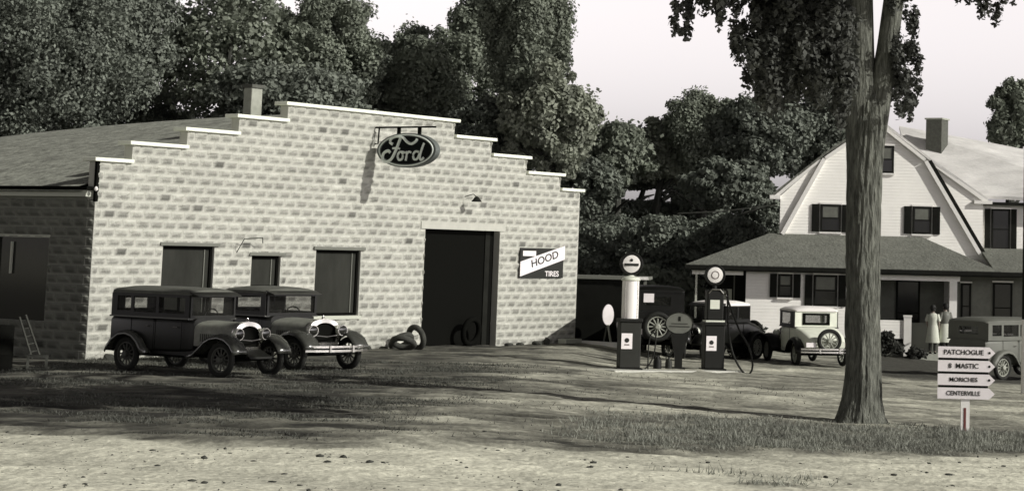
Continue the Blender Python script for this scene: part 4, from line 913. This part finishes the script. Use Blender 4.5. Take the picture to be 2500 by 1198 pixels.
def curtain(xa, xb, ztop, zbot, y0, y1, n, r=(.18, .34)):
    n = int(n * 1.7)
    for i in range(n):
        t = rs2.rand(); x = rs2.uniform(xa, xb); z = zbot + .45 * (.5 + .5 * sin(x * 11) * cos(x * 5.3 + 1)) * (rs2.rand() > .12) + (ztop - zbot) * rs2.rand() ** .9; q = rs2.uniform(*r)
        f_ = .945 if x < 1.5 else 1.0; yy_ = rs2.uniform(y0, y1) - (8.0 if x < 1.5 else 0)
        f_ = yy_ / 39.5; q *= .72; cur.append([x * f_ - EX, yy_ - EY, 2.59 + (z - 2.59) * f_ - ez, q * .8, q * .8, q * 1.7])
curtain(-1.95, -1.65, 7.6, 6.15, 39, 40, 9, (.10, .2)); curtain(-1.7, -1.2, 7.8, 6.95, 39, 40.5, 9, (.14, .25)); curtain(-1.2, -.85, 7.8, 6.6, 39, 40.5, 7, (.12, .22))
curtain(-.85, -.45, 7.8, 5.5, 39.5, 41, 15, (.13, .24)); curtain(-.45, .2, 7.9, 5.2, 39.5, 43, 60, (.18, .33)); curtain(.15, 1.25, 7.9, 5.25, 39.5, 43, 90, (.18, .33))
curtain(1.0, 1.3, 6, 4.6, 39.6, 41, 8, (.12, .2))
curtain(2.0, 2.55, 7.6, 5.15, 38, 39.8, 26, (.13, .22)); curtain(2.1, 2.4, 5.3, 4.85, 38, 39.5, 5, (.08, .14))
curtain(3.05, 3.4, 7.8, 7.15, 38.5, 39.5, 5, (.12, .2)); curtain(3.4, 4.1, 7.8, 6.85, 38.5, 39.5, 12, (.12, .24)); curtain(4.1, 4.6, 7.9, 7.2, 38.5, 39.5, 6, (.12, .2))
Va, Fa = leaf_cloud(cl, 15000, .20, 3, shell=.3); Vb, Fb = leaf_cloud(cur, 56000, .09, 4, shell=.05)
np_mesh('crown', np.concatenate([Va, Vb]), np.concatenate([Fa, Fb + len(Va)]), MT['leafE'], elm)

# ------------------------------------------------------------------ wood behind
def wt(pxx, pyy, rpx, rpy, D, n, mt, seed, label, size=.30, **k):
    c = px(pxx, pyy, D); s = D / CAMF
    return tree(c.x, c.y, c.z, rpx * s, rpy * s, n, size, mt, seed, label, **k)
WD = [
 (60, 130, 300, 270, 84, 15000, 'leafB', 'darkest tree of the wood, above the far left of the garage roof'),
 (-120, 60, 220, 260, 92, 8000, 'leafB', 'dark tree cut by the top left corner of the picture'),
 (240, 90, 200, 230, 86, 14000, 'leafB', 'dense dark tree above the middle of the mottled garage roof'),
 (560, 120, 190, 200, 90, 5200, 'leafA', 'open-crowned tree with sky showing through, left of the garage chimney'),
 (230, 280, 260, 120, 94, 9000, 'leafB', 'low shaded tree just over the garage roof at left'),
 (790, 130, 160, 185, 92, 13500, 'leafA', 'rounded leafy tree above the left of the stepped gable'),
 (700, 260, 220, 110, 88, 11000, 'leafB', 'low shaded tree directly behind the garage chimney'),
 (1080, 210, 130, 160, 94, 11000, 'leafA', 'smaller tree behind the peak of the stepped gable'),
 (940, 250, 120, 110, 96, 8000, 'leafB', 'low tree in the gap behind the garage gable'),
 (1180, 90, 90, 150, 98, 4500, 'leafA', 'thin-crowned tree with sky gaps left of the tallest tree'),
 (1290, 90, 115, 260, 90, 17000, 'leafA', 'tallest tree of the wood, reaching the top edge right of the hanging sign'),
 (1340, 290, 125, 150, 88, 13000, 'leafC', 'broad pale-leaved tree behind the right steps of the gable'),
 (1210, 330, 130, 110, 90, 9000, 'leafB', 'shaded tree just behind the right shoulder of the gable'),
 (1500, 380, 110, 85, 96, 8500, 'leafA', 'low round tree in the dip of the skyline'),
 (1620, 370, 110, 95, 98, 9000, 'leafC', 'pale tree on the skyline left of the hanging elm leaves'),
 (1720, 330, 115, 115, 97, 10000, 'leafA', 'tree on the skyline below the hanging elm leaves'),
 (1850, 330, 130, 110, 96, 10000, 'leafB', 'dark tree above the left eave of the house'),
 (1990, 330, 130, 120, 98, 9000, 'leafB', 'dark tree directly behind the elm trunk'),
 (1770, 450, 120, 70, 92, 8000, 'leafB', 'low dark tree touching the left corner of the house'),
 (1440, 460, 80, 80, 94, 6000, 'leafB', 'dark tree just right of the lowest garage step'),
 (1480, 610, 105, 90, 90, 9000, 'leafB', 'bushy tree right of the garage corner'),
 (1620, 600, 120, 75, 89, 9000, 'leafB', 'bushy dark tree below the gap of bright sky'),
 (1760, 590, 120, 75, 88, 9000, 'leafB', 'bushy tree against the left end of the porch roof'),
 (1600, 720, 130, 75, 86, 9500, 'leafA', 'low leafy bush behind the fuel pumps'),
 (1450, 740, 80, 80, 85, 5000, 'leafB', 'low dark bush beside the shed'),
 (1740, 720, 90, 70, 90, 5000, 'leafB', 'low dark bush behind the open left porch'),
 (1550, 520, 150, 32, 100, 6000, 'leafB', 'low band of brush below the gap of bright sky'),
 (1420, 560, 70, 90, 97, 5000, 'leafB', 'narrow dark tree right behind the garage corner'),
 (1700, 500, 70, 60, 99, 4500, 'leafB', 'small dark tree just right of the bright sky gap'),
 (1560, 430, 120, 34, 101, 5000, 'leafB', 'dark crown closing the top of the bright sky gap'),
 (1000, 160, 80, 110, 99, 6500, 'leafA', 'tree rising left of the garage peak behind the smaller tree'),
 (2470, 290, 62, 105, 92, 3400, 'leafA', 'sparse tree beyond the house at the right edge'),
 (1860, 560, 90, 90, 93, 5500, 'leafB', 'dark tree hidden behind the left wall of the house'),
]
for i, (a, b, c, d, D, n, mt, lab) in enumerate(WD):
    sz_l = [.15, .20, .165, .225, .18][i % 5]
    wt(a, b, c, d, D, int(n * 3.3 * (.2 / sz_l) ** 1.5), mt, 100 + i * 7, lab, size=sz_l, K=int(60 + c * .3), cr=(.11, .24), shell=.25)

# ------------------------------------------------------------------ grass, gravel, shrubs
rs = np.random.RandomState(21)
N = 190000
gx = rs.uniform(-5, 8, N); gy = rs.uniform(26.5, 42, N)
def bil(A, x, y):
    xi = np.clip(np.searchsorted(xs, x) - 1, 0, nx - 2); yi = np.clip(np.searchsorted(ys, y) - 1, 0, ny - 2); return A[yi, xi]
keep = rs.rand(N) < bil(grassm, gx, gy) * (.35 + .65 * sm((fbm(gx * 1.3, gy * 1.3, 91) - .35) * 4)); gx, gy = gx[keep], gy[keep]; n = len(gx)
gzv = bil(Z, gx, gy); hgt = .02 + .12 * rs.rand(n) ** 3 * sm((fbm(gx * 1.6, gy * 1.6, 66) - .3) * 2.6) + .02; a = rs.uniform(0, 2 * pi, n); w = .006 + .008 * rs.rand(n)
lean = rs.normal(size=(n, 2)) * .04
b0 = np.stack([gx - cos(0) * w * np.cos(a), gy - w * np.sin(a), gzv - .01], 1); b1 = np.stack([gx + w * np.cos(a), gy + w * np.sin(a), gzv - .01], 1)
tp = np.stack([gx + lean[:, 0], gy + lean[:, 1], gzv + hgt], 1)
V = np.stack([b0, b1, tp], 1).reshape(-1, 3); F = np.arange(n * 3).reshape(-1, 3)
tag(np_mesh('grass', V, F, MT['grass']), 'rough dry grass on the verge round the elm and signpost', None, kind='stuff')
N = 230000; gx = rs.uniform(-15, 1, N); gy = rs.uniform(29.5, 50, N)
keep = (rs.rand(N) < (bil(oil, gx, gy) * .85 + .02) * (gy > bil(e, gx, gy) + .3) * sm((fbm(gx * .45, gy * 1.5, 93) - .44) * 7)) ; gx, gy = gx[keep], gy[keep]; n = len(gx)
gzv = bil(Z, gx, gy); hgt = .015 + .045 * rs.rand(n) ** 2; a = rs.uniform(0, 2 * pi, n); w = .007 + .009 * rs.rand(n)
V = np.stack([np.stack([gx - w * np.cos(a), gy - w * np.sin(a), gzv - .01], 1), np.stack([gx + w * np.cos(a), gy + w * np.sin(a), gzv - .01], 1), np.stack([gx + rs.normal(size=n) * .03, gy + rs.normal(size=n) * .03, gzv + hgt], 1)], 1).reshape(-1, 3)
MT['yardgrass'] = mat('trodden_grass', .10, .9, var=.5, scale=2, trans=.2)
tag(np_mesh('yard_grass', V, np.arange(n * 3).reshape(-1, 3), MT['yardgrass']), 'short trodden grass in dark patches across the dirt yard', None, kind='stuff')
# scattered gravel and clods
base = []
bm = bmesh.new(); bmesh.ops.create_icosphere(bm, subdivisions=1, radius=1); sv = np.array([v.co[:] for v in bm.verts]); sf = np.array([[v.index for v in f.verts] for f in bm.faces]); bm.free()
N = 4200; gx = rs.uniform(-11, 6, N); gy = 22 + 22 * rs.rand(N) ** 1.3; k = bil(road, gx, gy); keep = rs.rand(N) < (.12 + .88 * k) * sm((fbm(gx * .9, gy * .9, 401) - .38) * 5); gx, gy = gx[keep], gy[keep]; n = len(gx)
sz = .008 + .034 * rs.rand(n) ** 9; gzv = bil(Z, gx, gy)
V = sv[None] * sz[:, None, None] * rs.uniform(.7, 1.2, (n, len(sv), 1)) * np.stack([rs.uniform(.8, 1.9, n), rs.uniform(.8, 1.6, n), rs.uniform(.35, .8, n)], 1)[:, None] + np.stack([gx, gy, gzv + sz * .2], 1)[:, None]
F = (sf[None] + (np.arange(n) * len(sv))[:, None, None]).reshape(-1, 3)
tag(np_mesh('gravel', V.reshape(-1, 3), F, MT['stone']), 'dark pebbles and clods scattered over the pale road edge', None, kind='stuff')
def shrub(x, y, r, h, label, n=2500, mt='hedge', seed=1):
    root = empty('shrub', (x, y, gz(x, y)), 0, label, 'shrub', 'shrubs round the house'); V, F = leaf_cloud(crown_clumps((0, 0, h * .5), (r, r * .7, h * .55), 14, seed, (.3, .5), .3), n, .13, seed); np_mesh('foliage', V, F, MT[mt], root); MB().tube([(0, 0, -.1), (0, 0, h * .5)], .04, 5).build('stem', 'fbark', root); return root
shrub(-.95, 66, .85, .95, 'dark shrub below the left corner of the white porch wall', 2600, seed=4)
shrub(3.75, 74.6, .5, .75, 'low shrub at the foot of the white porch railing', seed=5)
shrub(4.75, 74.2, .3, .4, 'tiny shrub at the foot of the railing post', 1200, seed=6)
shrub(-1.6, 74.5, .8, .9, 'dark shrub before the open left porch', seed=7)
